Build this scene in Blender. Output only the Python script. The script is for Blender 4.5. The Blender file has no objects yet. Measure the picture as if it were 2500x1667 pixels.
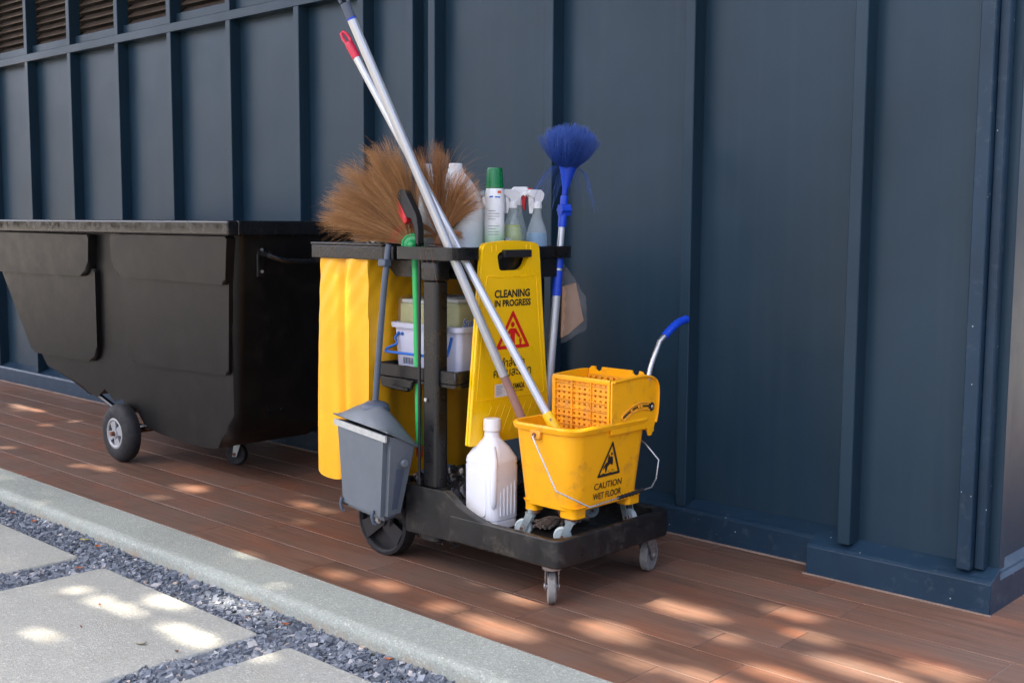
import bpy, bmesh, math, random
import numpy as np
from mathutils import Vector, Matrix
random.seed(7); rng = np.random.default_rng(7)
S = bpy.context.scene; COL = S.collection
R_ = math.radians
# ------------------------------------------------------------------ camera
f_px, pitch, yaw, roll = 2811.67, 0.1018633, 0.7541537, -0.0064415
fw = Vector((-math.sin(yaw)*math.cos(pitch), math.cos(yaw)*math.cos(pitch), -math.sin(pitch)))
rt = Vector((math.cos(yaw), math.sin(yaw), 0)); dn = fw.cross(rt)
r2 = math.cos(roll)*rt + math.sin(roll)*dn; d2 = -math.sin(roll)*rt + math.cos(roll)*dn
cd = bpy.data.cameras.new('camera'); cam = bpy.data.objects.new('camera', cd); COL.objects.link(cam)
cd.sensor_width = 36; cd.lens = 36*f_px/2500; cd.clip_start = .05; cd.clip_end = 1000
M = Matrix((r2, -d2, -fw)).transposed().to_4x4(); M.translation = (0, 0, 1.05); cam.matrix_world = M
S.camera = cam
# ------------------------------------------------------------------ light
SUN = Vector((.27, .27, -1)).normalized()                # direction the sunlight travels
w = bpy.data.worlds.new('World'); S.world = w; w.use_nodes = True
nt = w.node_tree; bg = nt.nodes['Background']; sk = nt.nodes.new('ShaderNodeTexSky'); sk.sky_type = 'NISHITA'; sk.sun_disc = False
sk.sun_elevation = R_(69); sk.sun_rotation = R_(225); sk.dust_density = 6; sk.air_density = .55; sk.ozone_density = .0
nt.links.new(sk.outputs[0], bg.inputs[0]); bg.inputs[1].default_value = .15
sl = bpy.data.lights.new('sun', 'SUN'); sl.energy = 3.0; sl.angle = R_(.6); sl.color = (1, .87, .72)
so = bpy.data.objects.new('sun', sl); COL.objects.link(so); so.rotation_euler = SUN.to_track_quat('-Z', 'Y').to_euler(); so.location = (-4, -4, 14)
vs = S.view_settings; vs.view_transform = 'Standard'; vs.look = 'None'; vs.gamma = 1; vs.use_curve_mapping = False; vs.exposure = 2.5
S.cycles.use_denoising = True; S.cycles.max_bounces = 8; S.cycles.transparent_max_bounces = 12; S.cycles.caustics_reflective = False; S.cycles.caustics_refractive = False

# ------------------------------------------------------------------ materials
MATS = {}
def nodes_mat(name):
    m = bpy.data.materials.new(name); m.use_nodes = True; n = m.node_tree
    return m, n, n.nodes['Principled BSDF']
def N(n, t, **k):
    o = n.nodes.new(t)
    for a, b in k.items(): setattr(o, a, b)
    return o
def noise(n, vec, scale, detail=4, rough=.55):
    o = N(n, 'ShaderNodeTexNoise'); o.inputs['Scale'].default_value = scale; o.inputs['Detail'].default_value = detail; o.inputs['Roughness'].default_value = rough
    if vec is not None: n.links.new(vec, o.inputs['Vector'])
    return o.outputs['Fac']
def ramp(n, fac, stops):
    o = N(n, 'ShaderNodeValToRGB'); e = o.color_ramp.elements
    while len(e) < len(stops): e.new(.5)
    for i, (p, c) in enumerate(stops):
        e[i].position = p; e[i].color = (*c, 1) if len(c) == 3 else c
    n.links.new(fac, o.inputs[0]); return o.outputs[0]
def mix(n, fac, a, b, typ='MIX'):
    o = N(n, 'ShaderNodeMix', data_type='RGBA', blend_type=typ)
    for s, v in ((o.inputs[0], fac), (o.inputs[6], a), (o.inputs[7], b)):
        if isinstance(v, (int, float)): s.default_value = v
        elif isinstance(v, tuple): s.default_value = (*v, 1) if len(v) == 3 else v
        else: n.links.new(v, s)
    return o.outputs[2]
def mapping(n, vec, scale=(1, 1, 1), loc=None):
    o = N(n, 'ShaderNodeMapping'); n.links.new(vec, o.inputs[0]); o.inputs['Scale'].default_value = scale
    if loc is not None: n.links.new(loc, o.inputs['Location'])
    return o.outputs[0]
def bumpn(n, b, h, strength, dist=.002):
    o = N(n, 'ShaderNodeBump'); o.inputs['Strength'].default_value = strength; o.inputs['Distance'].default_value = dist
    n.links.new(h, o.inputs['Height']); n.links.new(o.outputs[0], b.inputs['Normal'])
def wpos(n): return N(n, 'ShaderNodeNewGeometry').outputs['Position']
def pm(name, col, rough=.5, var=.18, scale=6, bump=0, bscale=250, metal=0, spec=.5, dirt=None, dscale=9, damt=.5, coat=0, trans=0, scratch=0, rvar=.15):
    """procedural plastic / paint / metal: tonal drift, optional grime, streaky scratches and grain"""
    m, n, b = nodes_mat(name); v = wpos(n)
    f = noise(n, v, scale, 5, .6)
    lo = tuple(c*(1-var) for c in col); hi = tuple(min(1, c*(1+var)) for c in col)
    c = ramp(n, f, [(.3, lo), (.7, hi)])
    if dirt:
        df = noise(n, v, dscale, 8, .7); dm = ramp(n, df, [(1-damt-.08, (0, 0, 0)), (1-damt+.12, (1, 1, 1))])
        c = mix(n, dm, c, tuple(dirt))
    if scratch:
        sf = noise(n, mapping(n, v, (220, 220, 14)), 1, 3, .6); sm = ramp(n, sf, [(.68, (0, 0, 0)), (.8, (scratch,)*3)])
        c = mix(n, sm, c, tuple(min(1, x*1.8+.06) for x in col))
    n.links.new(c, b.inputs['Base Color'])
    rf = noise(n, v, scale*3, 6, .65); mr = N(n, 'ShaderNodeMapRange'); n.links.new(rf, mr.inputs[0]); mr.inputs[1].default_value = .3; mr.inputs[2].default_value = .7
    mr.inputs[3].default_value = max(.03, rough-rvar); mr.inputs[4].default_value = min(1, rough+rvar); n.links.new(mr.outputs[0], b.inputs['Roughness'])
    b.inputs['Metallic'].default_value = metal; b.inputs['Specular IOR Level'].default_value = spec; b.inputs['Coat Weight'].default_value = coat; b.inputs['Transmission Weight'].default_value = trans
    if bump: bumpn(n, b, noise(n, v, bscale, 3, .6), bump, .001)
    MATS[name] = m; return m
def clear(name, col, fac, rough=.15):
    """thin see-through plastic film or bottle wall: part transparent, part plastic"""
    m, n, b = nodes_mat(name); b.inputs['Base Color'].default_value = (*col, 1); b.inputs['Roughness'].default_value = rough
    t = N(n, 'ShaderNodeBsdfTransparent'); t.inputs[0].default_value = (*[min(1, c*.3+.7) for c in col], 1)
    fz = noise(n, wpos(n), 14, 4); mr = N(n, 'ShaderNodeMapRange'); n.links.new(fz, mr.inputs[0]); mr.inputs[3].default_value = fac-.1; mr.inputs[4].default_value = fac+.1
    x = N(n, 'ShaderNodeMixShader'); n.links.new(mr.outputs[0], x.inputs[0]); n.links.new(t.outputs[0], x.inputs[1]); n.links.new(b.outputs[0], x.inputs[2])
    n.links.new(x.outputs[0], n.nodes['Material Output'].inputs[0]); MATS[name] = m; return m

WALL = pm('slate_paint', (.0150, .0365, .0575), .36, .17, 1.3, .12, 300, spec=.24, rvar=.06)
WALLW = pm('slate_paint_worn', (.0138, .0350, .062), .38, .18, 4, .2, 160, spec=.26, dirt=(.050, .078, .100), dscale=22, damt=.36, rvar=.1)
def streaks(m, amt):
    n = m.node_tree; b = n.nodes['Principled BSDF']; l = b.inputs['Base Color'].links[0].from_socket
    f = noise(n, mapping(n, wpos(n), (26, 26, .8)), 1, 5, .6); n.links.new(mix(n, ramp(n, f, [(.5, (0,)*3), (.75, (amt,)*3)]), l, (.045, .068, .080)), b.inputs['Base Color'])
streaks(WALL, .16)
def speck(m, dens, thr):
    n = m.node_tree; b = n.nodes['Principled BSDF']; l = b.inputs['Base Color'].links[0].from_socket
    v = N(n, 'ShaderNodeTexVoronoi'); v.inputs['Scale'].default_value = dens; n.links.new(wpos(n), v.inputs['Vector'])
    n.links.new(mix(n, ramp(n, v.outputs['Distance'], [(thr*.7, (.8,)*3), (thr, (0,)*3)]), l, (.55, .58, .6)), b.inputs['Base Color'])
speck(WALLW, 24, .055)
LOUV = pm('brown_louvre', (.085, .062, .047), .5, .25, 20)
LOUVD = pm('louvre_dark', (.012, .011, .011), .8)
BLK = pm('cart_black', (.0055, .0055, .006), .34, .2, 9, .1, 400, dirt=(.028, .026, .024), dscale=28, damt=.25, scratch=.12)
BLKD = pm('deck_black', (.0065, .0065, .0068), .42, .2, 9, .3, 160, dirt=(.050, .044, .037), dscale=16, damt=.40, scratch=.25)
BIN = pm('bin_black', (.0042, .0040, .0040), .42, .2, 3, .15, 260, spec=.32, dirt=(.0095, .0090, .0086), dscale=9, damt=.40, scratch=.16, rvar=.08)
BINR = pm('bin_rim', (.009, .009, .0095), .2, .2, 10, .2, 60, dirt=(.05, .05, .05), dscale=30, damt=.22)
TYRE = pm('tyre', (.014, .0145, .016), .75, .25, 20, .3, 200, dirt=(.035, .032, .03), damt=.4)
RIMG = pm('rim_grey', (.32, .33, .34), .45, .1, 12, metal=.2, dirt=(.14, .12, .10), dscale=30, damt=.3)
RUST = pm('rust', (.16, .06, .03), .8, .4, 60, .3, 200)
STEEL = pm('steel', (.50, .50, .49), .34, .15, 30, metal=.8, dirt=(.2, .16, .12), dscale=40, damt=.25)
ZINC = pm('zinc', (.36, .42, .42), .42, .15, 40, metal=.6, dirt=(.26, .12, .06), dscale=45, damt=.36)
GREYW = pm('grey_wheel', (.24, .23, .215), .7, .2, 40, .2, 150, dirt=(.11, .09, .075), dscale=30, damt=.42)
PALEW = pm('pale_wheel', (.44, .50, .48), .5, .12, 40, dirt=(.25, .2, .15), dscale=40, damt=.25)
ALU = pm('aluminium', (.56, .575, .59), .34, .04, 8, metal=.55, rvar=.03)
SLEEVE = pm('pink_sleeve', (.30, .17, .14), .45, .12, 12)
YEL = pm('bucket_yellow', (.96, .43, .004), .33, .05, 4, .08, 300, dirt=(.60, .25, .03), dscale=15, damt=.38, scratch=.2, rvar=.08)
YSIGN = pm('sign_yellow', (.95, .56, .002), .38, .05, 5, .06, 300, dirt=(.75, .44, .03), dscale=18, damt=.22)
YBAG = pm('bag_yellow', (.92, .455, .010), .40, .07, 6, .35, 60, dirt=(.62, .34, .05), dscale=20, damt=.22)
YSOCK = pm('socket_yellow', (.85, .52, .01), .35, .05)
WGRID = pm('wringer_orange', (.88, .37, .015), .42, .12, 14, dirt=(.60, .28, .08), dscale=26, damt=.42)
INK = pm('black_ink', (.015, .014, .013), .5, .2, 60)
RED = pm('sign_red', (.66, .012, .010), .4, .08)
WHT = pm('white_plastic', (.78, .79, .82), .32, .03, 5, rvar=.06)
CAPW = pm('cap_white', (.80, .80, .78), .4, .04, 30, dirt=(.6, .55, .42), dscale=60, damt=.2)
MILK = clear('milky_plastic', (.82, .85, .84), .95, .3)
HAZE = clear('hazy_bottle', (.66, .74, .74), .28, .22)
FILM = clear('clear_film', (.5, .5, .5), .13, .07)
FILMD = clear('dark_film', (.05, .05, .055), .7, .12)
LIQG = pm('green_liquid', (.42, .48, .06), .25, .08)
LIQB = pm('blue_liquid', (.05, .24, .46), .25, .08)
GCAP = pm('green_cap', (.004, .17, .045), .28, .1)
GPOLE = pm('green_pole', (.02, .42, .10), .4, .06, 10)
GCOL = pm('green_collar', (.01, .30, .08), .45, .1)
ORNG = pm('orange_cap', (.72, .10, .02), .45)
REDP = pm('red_plastic', (.55, .022, .030), .35, .08)
REDC = pm('red_hanger', (.62, .02, .06), .4, .12, 30)
BLUE = pm('blue_plastic', (.006, .055, .52), .38, .1, 12)
BLUH = pm('blue_handle', (.01, .13, .52), .4)
GREY = pm('dustpan_grey', (.130, .150, .168), .5, .07, 6, .1, 260, dirt=(.17, .19, .20), dscale=14, damt=.3, scratch=.2)
GREYH = pm('dustpan_handle', (.075, .094, .13), .48, .08)
LIP = pm('rubber_lip', (.46, .47, .44), .6, .12, 40)
TUB = clear('lavender_tub', (.66, .67, .80), .84, .3)
PAPER = pm('kraft_paper', (.44, .26, .145), .8, .12, 10, .2, 60)
TISG = pm('tissue_pack', (.55, .55, .26), .4, .2, 14)
TISW = pm('tissue_white', (.72, .72, .68), .6, .06)
RAGM = pm('mop_strands', (.24, .19, .15), .95, .3, 60, .6, 180)
DKGRIP = pm('grip_black', (.010, .010, .011), .5, .2)
BARK = pm('bark', (.12, .09, .065), .9, .3, 12, .6, 60)

def tile_mat():
    m, n, b = nodes_mat('wood_tile'); oi = N(n, 'ShaderNodeObjectInfo'); v = wpos(n)
    off = N(n, 'ShaderNodeCombineXYZ'); mu = N(n, 'ShaderNodeMath', operation='MULTIPLY'); n.links.new(oi.outputs['Random'], mu.inputs[0]); mu.inputs[1].default_value = 37
    n.links.new(mu.outputs[0], off.inputs[0]); n.links.new(mu.outputs[0], off.inputs[2])
    ad = N(n, 'ShaderNodeVectorMath', operation='ADD'); n.links.new(v, ad.inputs[0]); n.links.new(off.outputs[0], ad.inputs[1]); vv = ad.outputs[0]
    g = noise(n, mapping(n, vv, (3.2, 70, 3)), 1, 8, .62)
    c = ramp(n, g, [(.22, (.074, .041, .027)), (.45, (.138, .075, .049)), (.62, (.182, .098, .064)), (.82, (.250, .144, .097))])
    blot = noise(n, mapping(n, vv, (2.0, 5.5, 2)), 1.3, 5, .6)
    c = mix(n, ramp(n, blot, [(.46, (0,)*3), (.70, (.62,)*3)]), c, (.235, .082, .038))
    gl = noise(n, mapping(n, v, (1.6, 3.2, 1)), 1.1, 6, .65)
    c = mix(n, ramp(n, gl, [(.44, (0,)*3), (.70, (.6,)*3)]), c, (.150, .112, .090))
    tone = N(n, 'ShaderNodeMapRange'); n.links.new(oi.outputs['Random'], tone.inputs[0]); tone.inputs[3].default_value = .86; tone.inputs[4].default_value = 1.14
    hs = N(n, 'ShaderNodeHueSaturation'); n.links.new(c, hs.inputs['Color']); n.links.new(tone.outputs[0], hs.inputs['Value']); n.links.new(hs.outputs[0], b.inputs['Base Color'])
    rr = N(n, 'ShaderNodeMapRange'); n.links.new(noise(n, v, 7, 6, .7), rr.inputs[0]); rr.inputs[3].default_value = .38; rr.inputs[4].default_value = .72; n.links.new(rr.outputs[0], b.inputs['Roughness'])
    b.inputs['Specular IOR Level'].default_value = .4
    bumpn(n, b, g, .25, .001); return m
TILE = tile_mat()
GROUT = pm('grout', (.27, .20, .16), .9, .25, 14)
def concrete(name, col, stain):
    m, n, b = nodes_mat(name); v = wpos(n)
    f = noise(n, v, 2.2, 6, .62); c = ramp(n, f, [(.3, tuple(x*.82 for x in col)), (.7, tuple(x*1.1 for x in col))])
    vo = N(n, 'ShaderNodeTexVoronoi'); vo.inputs['Scale'].default_value = 210; n.links.new(v, vo.inputs['Vector'])
    wh = N(n, 'ShaderNodeSeparateColor'); n.links.new(vo.outputs['Color'], wh.inputs[0])
    c = mix(n, .30, c, ramp(n, wh.outputs[0], [(0, tuple(x*.45 for x in col)), (.5, col), (.9, tuple(min(1, x*1.2) for x in col)), (1, (.85, .85, .82))]))
    s = noise(n, v, 5, 7, .7); c = mix(n, ramp(n, s, [(.56, (0,)*3), (.74, (.45,)*3)]), c, stain)
    if name == 'kerb_concrete':
        sx = N(n, 'ShaderNodeSeparateXYZ'); n.links.new(v, sx.inputs[0])
        mr = N(n, 'ShaderNodeMapRange'); n.links.new(sx.outputs[2], mr.inputs[0]); mr.inputs[1].default_value = -.02; mr.inputs[2].default_value = -.055; mr.inputs[3].default_value = 0; mr.inputs[4].default_value = 1
        st = noise(n, mapping(n, v, (5, 5, 2)), 1.5, 5, .7); mm = N(n, 'ShaderNodeMath', operation='MULTIPLY'); n.links.new(mr.outputs[0], mm.inputs[0]); n.links.new(ramp(n, st, [(.45, (0,)*3), (.62, (.85,)*3)]), mm.inputs[1])
        c = mix(n, mm.outputs[0], c, (.34, .22, .12))
    n.links.new(c, b.inputs['Base Color']); b.inputs['Roughness'].default_value = .85
    bumpn(n, b, vo.outputs['Distance'], .5, .002); return m
KERB = concrete('kerb_concrete', (.335, .365, .320), (.28, .27, .22))
SLAB = concrete('slab_concrete', (.375, .385, .345), (.33, .30, .24))
def attr_mat(name, stops, rough, attr='tone'):
    m, n, b = nodes_mat(name); a = N(n, 'ShaderNodeAttribute', attribute_name=attr)
    n.links.new(ramp(n, a.outputs['Fac'], stops), b.inputs['Base Color']); b.inputs['Roughness'].default_value = rough; return m
GRAV = attr_mat('gravel_stone', [(0, (.075, .088, .108)), (.5, (.16, .185, .22)), (.86, (.29, .32, .36)), (.95, (.42, .42, .42)), (1, (.50, .40, .32))], .6)
BRIS = attr_mat('broom_bristle', [(0, (.17, .072, .022)), (.5, (.40, .19, .066)), (1, (.62, .35, .15))], .6)
BRIS2 = attr_mat('broom_bristle_dark', [(0, (.15, .055, .017)), (.5, (.34, .145, .046)), (1, (.52, .26, .10))], .6)
FIBR = attr_mat('blue_fibre', [(0, (.010, .045, .26)), (.5, (.022, .09, .42)), (1, (.10, .20, .58))], .6)
LEAF = attr_mat('leaf', [(0, (.03, .07, .015)), (1, (.10, .16, .04))], .5)
SOIL = pm('soil', (.16, .15, .13), .95, .3, 2, .6, 40)

# ------------------------------------------------------------------ mesh building
ORG = {}
def link(o, parent=None):
    COL.objects.link(o)
    if parent: o.parent = parent
    return o
def org(o): return ORG.get(o.name, Vector((0, 0, 0)))
def thing(name, loc, label, cat, group=None):
    o = bpy.data.objects.new(name, None); COL.objects.link(o); o.location = loc; o.empty_display_size = .05
    o['label'] = label; o['category'] = cat
    if group: o['group'] = group
    ORG[o.name] = Vector(loc); return o
def tag(o, label, cat, group=None, kind=None):
    if label: o['label'] = label
    if cat: o['category'] = cat
    if group: o['group'] = group
    if kind: o['kind'] = kind
    return o
def rrect(cx, cy, w, d, r, z, n=5):
    pts = []; r = min(r, w/2-1e-4, d/2-1e-4)
    for i, (sx, sy) in enumerate(((1, -1), (1, 1), (-1, 1), (-1, -1))):
        a0 = -90+90*i
        for k in range(n+1):
            a = R_(a0+90*k/n); pts.append(Vector((cx+sx*(w/2-r)+r*math.cos(a), cy+sy*(d/2-r)+r*math.sin(a), z)))
    return pts
def circ(c, r, z, n=24): return [Vector((c[0]+r*math.cos(2*math.pi*k/n), c[1]+r*math.sin(2*math.pi*k/n), z)) for k in range(n)]
class G:
    def __init__(s): s.b = bmesh.new()
    def box(s, x0, x1, y0, y1, z0, z1, bev=0, seg=2, mat=None):
        r = bmesh.ops.create_cube(s.b, size=1); vs_ = r['verts']
        for v in vs_: v.co = Vector(((x0+x1)/2+v.co.x*(x1-x0), (y0+y1)/2+v.co.y*(y1-y0), (z0+z1)/2+v.co.z*(z1-z0)))
        if bev:
            e = list({e for v in vs_ for e in v.link_edges}); r2_ = bmesh.ops.bevel(s.b, geom=e, offset=bev, segments=seg, affect='EDGES', profile=.6)
            vs_ = list({v for f in r2_['faces'] for v in f.verts} | {v for v in vs_ if v.is_valid})
        if mat is not None:
            for v in vs_: v.co = mat @ v.co
        return s
    def loft(s, rings, cap0=True, cap1=True, closed=True):
        V = [[s.b.verts.new(p) for p in r] for r in rings]; n = len(V[0])
        for a, b in zip(V, V[1:]):
            for k in range(n if closed else n-1):
                try: s.b.faces.new((a[k], a[(k+1) % n], b[(k+1) % n], b[k]))
                except ValueError: pass
        if cap0: s.b.faces.new(V[0][::-1])
        if cap1: s.b.faces.new(V[-1])
        return s
    def prism(s, poly, axis, a, b, bev=0, seg=2):
        def P(p, t): return {'y': Vector((p[0], t, p[1])), 'x': Vector((t, p[0], p[1])), 'z': Vector((p[0], p[1], t))}[axis]
        n0 = len(s.b.verts); A = [s.b.verts.new(P(p, a)) for p in poly]; B = [s.b.verts.new(P(p, b)) for p in poly]; n = len(poly)
        fs = [s.b.faces.new(A[::-1]), s.b.faces.new(B)]+[s.b.faces.new((A[k], A[(k+1) % n], B[(k+1) % n], B[k])) for k in range(n)]
        bmesh.ops.recalc_face_normals(s.b, faces=fs)
        if bev: bmesh.ops.bevel(s.b, geom=list({e for f in fs for e in f.edges}), offset=bev, segments=seg, affect='EDGES', profile=.6)
        return s
    def frame(s, d):
        d = Vector(d).normalized(); u = d.cross(Vector((0, 0, 1)))
        if u.length < 1e-3: u = Vector((1, 0, 0))
        u.normalize(); return u, d.cross(u)
    def cyl(s, p0, p1, r0, r1=None, n=20, cap=True):
        p0, p1 = Vector(p0), Vector(p1); r1 = r0 if r1 is None else r1; u, v = s.frame(p1-p0)
        rg = lambda p, r: [p+r*(math.cos(2*math.pi*k/n)*u+math.sin(2*math.pi*k/n)*v) for k in range(n)]
        return s.loft([rg(p0, r0), rg(p1, r1)], cap, cap)
    def lathe_ax(s, p0, d, prof, n=24, cap=True):
        p0 = Vector(p0); d = Vector(d).normalized(); u, v = s.frame(d)
        return s.loft([[p0+d*h+r*(math.cos(2*math.pi*k/n)*u+math.sin(2*math.pi*k/n)*v) for k in range(n)] for r, h in prof], cap, cap)
    def tube(s, pts, r, n=8, cap=True):
        pts = [Vector(p) for p in pts]; rings = []; u = None
        for i, p in enumerate(pts):
            d = (pts[min(i+1, len(pts)-1)]-pts[max(i-1, 0)]).normalized()
            if u is None: u, _ = s.frame(d)
            u = (u-d*u.dot(d)).normalized(); v = d.cross(u); rr = r[i] if isinstance(r, (list, tuple)) else r
            rings.append([p+rr*(math.cos(2*math.pi*k/n)*u+math.sin(2*math.pi*k/n)*v) for k in range(n)])
        return s.loft(rings, cap, cap)
    def sphere(s, c, r, n=12, sc=(1, 1, 1)):
        bmesh.ops.create_uvsphere(s.b, u_segments=n, v_segments=n//2+2, radius=r, matrix=Matrix.Translation(c) @ Matrix.Diagonal((*sc, 1))); return s
    def poly(s, pts, thick=None, nrm=None):
        V = [s.b.verts.new(p) for p in pts]; s.b.faces.new(V); return s
    def grid(s, fn, nu, nv):
        V = [[s.b.verts.new(fn(i/nu, j/nv)) for j in range(nv+1)] for i in range(nu+1)]
        for i in range(nu):
            for j in range(nv): s.b.faces.new((V[i][j], V[i+1][j], V[i+1][j+1], V[i][j+1]))
        return s
    def build(s, name, mat, parent=None, smooth=38, recalc=True, solid=0):
        if recalc: bmesh.ops.recalc_face_normals(s.b, faces=s.b.faces)
        if solid: bmesh.ops.solidify(s.b, geom=s.b.faces[:], thickness=solid)
        root = parent
        while root is not None and root.parent is not None: root = root.parent
        o_ = org(root) if root is not None else Vector((0, 0, 0))
        for v in s.b.verts: v.co -= o_
        me = bpy.data.meshes.new(name); s.b.to_mesh(me); s.b.free()
        if smooth:
            me.polygons.foreach_set('use_smooth', [True]*len(me.polygons)); me.set_sharp_from_angle(angle=R_(smooth))
        me.materials.append(mat); o = link(bpy.data.objects.new(name, me), parent)
        if 0 < smooth < 56: o.modifiers.new('weighted normals', 'WEIGHTED_NORMAL').keep_sharp = True
        return o
def top(g, name, mat, base, label, cat, group=None, kind=None, smooth=38):
    """one-mesh thing whose origin is its base"""
    o = g.build(name, mat, None, smooth); b = Vector(base); o.data.transform(Matrix.Translation(-b)); o.location = b
    return tag(o, label, cat, group, kind)
def raw(name, V, F, mat, parent=None, attr=None, smooth=False):
    root = parent
    while root is not None and root.parent is not None: root = root.parent
    V = np.asarray(V, float)-(np.array(org(root)) if root is not None else 0)
    me = bpy.data.meshes.new(name); me.from_pydata(V.tolist(), [], F if isinstance(F, list) else F.tolist()); me.materials.append(mat)
    if attr is not None:
        a = me.attributes.new('tone', 'FLOAT', 'POINT'); a.data.foreach_set('value', np.asarray(attr, np.float32))
    if smooth: me.polygons.foreach_set('use_smooth', [True]*len(me.polygons))
    return link(bpy.data.objects.new(name, me), parent)
def text_mesh(body, fn, box, name, mat, parent, bold=.0, shear=0, line=None):
    """lettering as flat mesh fitted in box=(s0,s1,t0,t1), placed through fn(s,t)"""
    c = bpy.data.curves.new('lettering', 'FONT'); c.body = body; c.offset = bold; c.shear = shear; c.resolution_u = 4
    o = bpy.data.objects.new('lettering', c); COL.objects.link(o)
    me = bpy.data.meshes.new_from_object(o.evaluated_get(bpy.context.evaluated_depsgraph_get())); bpy.data.objects.remove(o); bpy.data.curves.remove(c)
    co = np.array([v.co[:] for v in me.vertices]); x0, x1 = co[:, 0].min(), co[:, 0].max(); y0, y1 = (co[:, 1].min(), co[:, 1].max()) if line is None else line
    F = [list(p.vertices) for p in me.polygons]; bpy.data.meshes.remove(me)
    V = [fn(box[0]+(a-x0)/(x1-x0)*(box[1]-box[0]), box[2]+(b-y0)/(y1-y0)*(box[3]-box[2])) for a, b in co[:, :2]]
    return raw(name, V, F, mat, parent)
def shape(polys, fn, name, mat, parent):
    g = bmesh.new()
    for p in polys: g.faces.new([g.verts.new(fn(*q)) for q in p])
    bmesh.ops.triangulate(g, faces=g.faces[:]); V = [v.co[:] for v in g.verts]; g.verts.index_update(); F = [[v.index for v in f.verts] for f in g.faces]; g.free()
    return raw(name, V, F, mat, parent)
def ringpoly(P, Q, fn, name, mat, parent):
    n = len(P); V = [fn(*p) for p in P]+[fn(*q) for q in Q]
    return raw(name, V, [[k, (k+1) % n, n+(k+1) % n, n+k] for k in range(n)], mat, parent)

# ------------------------------------------------------------------ setting
ground = G().box(-60, 60, -60, 60, -.4, -.075).build('ground', SOIL, smooth=0); tag(ground, 'bare ground around the terrace', None, kind='structure')
floor = G().box(-14, 3, 2.034, 6.5, -.3, -.0022).build('floor', GROUT, smooth=0); tag(floor, 'terrace floor of long brown wood look tiles', None, kind='structure')
P0, PITCH, LEN, GAP = 2.031, .1545, .6152, .0019
def tile_mesh(x0, x1, y0, y1):
    g = G().box(x0, x1, y0, y1, -.008, 0, .0012, 1); me = bpy.data.meshes.new('tile'); g.b.to_mesh(me); g.b.free(); me.materials.append(TILE); return me
TM = tile_mesh(0, LEN-GAP, 0, PITCH-GAP)
for k in range(16):
    y = P0+k*PITCH; x = (-1.5757 if k % 2 == 0 else -1.4215)-LEN*13
    if k == 0: x = -2.1795-LEN*12
    while x < 1.4:
        if y+PITCH > 3.30 and x+LEN < -1.19: x += LEN; continue
        o = link(bpy.data.objects.new('tile', TM), floor); o.location = (x+GAP/2, y+GAP/2, random.uniform(-.0006, .0004)); x += LEN
# kerb with a worn rounded nose
def kerb_ring(x):
    P = [(2.0305, -.3), (2.0305, -.0008), (1.888, -.0005), (1.873, -.003), (1.864, -.009), (1.859, -.018), (1.857, -.03), (1.853, -.3)]
    return [Vector((x, y+.0022*math.sin(x*9+i)*(i > 2)+.0016*math.sin(x*31+2*i)*(i > 2), z+.0012*math.sin(x*17+i)*(i > 2))) for i, (y, z) in enumerate(P)]
g = G(); g.loft([kerb_ring(-14+.05*i) for i in range(341)]); kerb = g.build('kerb', KERB, smooth=45); tag(kerb, 'pale concrete kerb along the tile terrace', None, kind='structure')
# paving slabs in the gravel bed
path = G().box(-14, 3, -6, 1.86, -.3, -.062).build('path', SOIL, smooth=0); tag(path, 'gravel bed path with concrete slabs', None, kind='structure')
SX = [(-5.36, -4.50), (-4.395, -3.535), (-3.38, -2.52), (-2.395, -1.535), (-1.41, -.55)]
for (a, b) in SX:
    for (c, d) in ((.86, 1.715), (-.13, .725)):
        sg = G(); rings = []
        for z, ins in ((-.2, 0), (-.052, 0), (-.046, .0015), (-.042, .005), (-.0405, .010)):
            rings.append(rrect((a+b)/2, (c+d)/2, b-a-2*ins, d-c-2*ins, .018, z, 4))
        sg.loft(rings); sg.build('slab', SLAB, path, 50)

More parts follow.
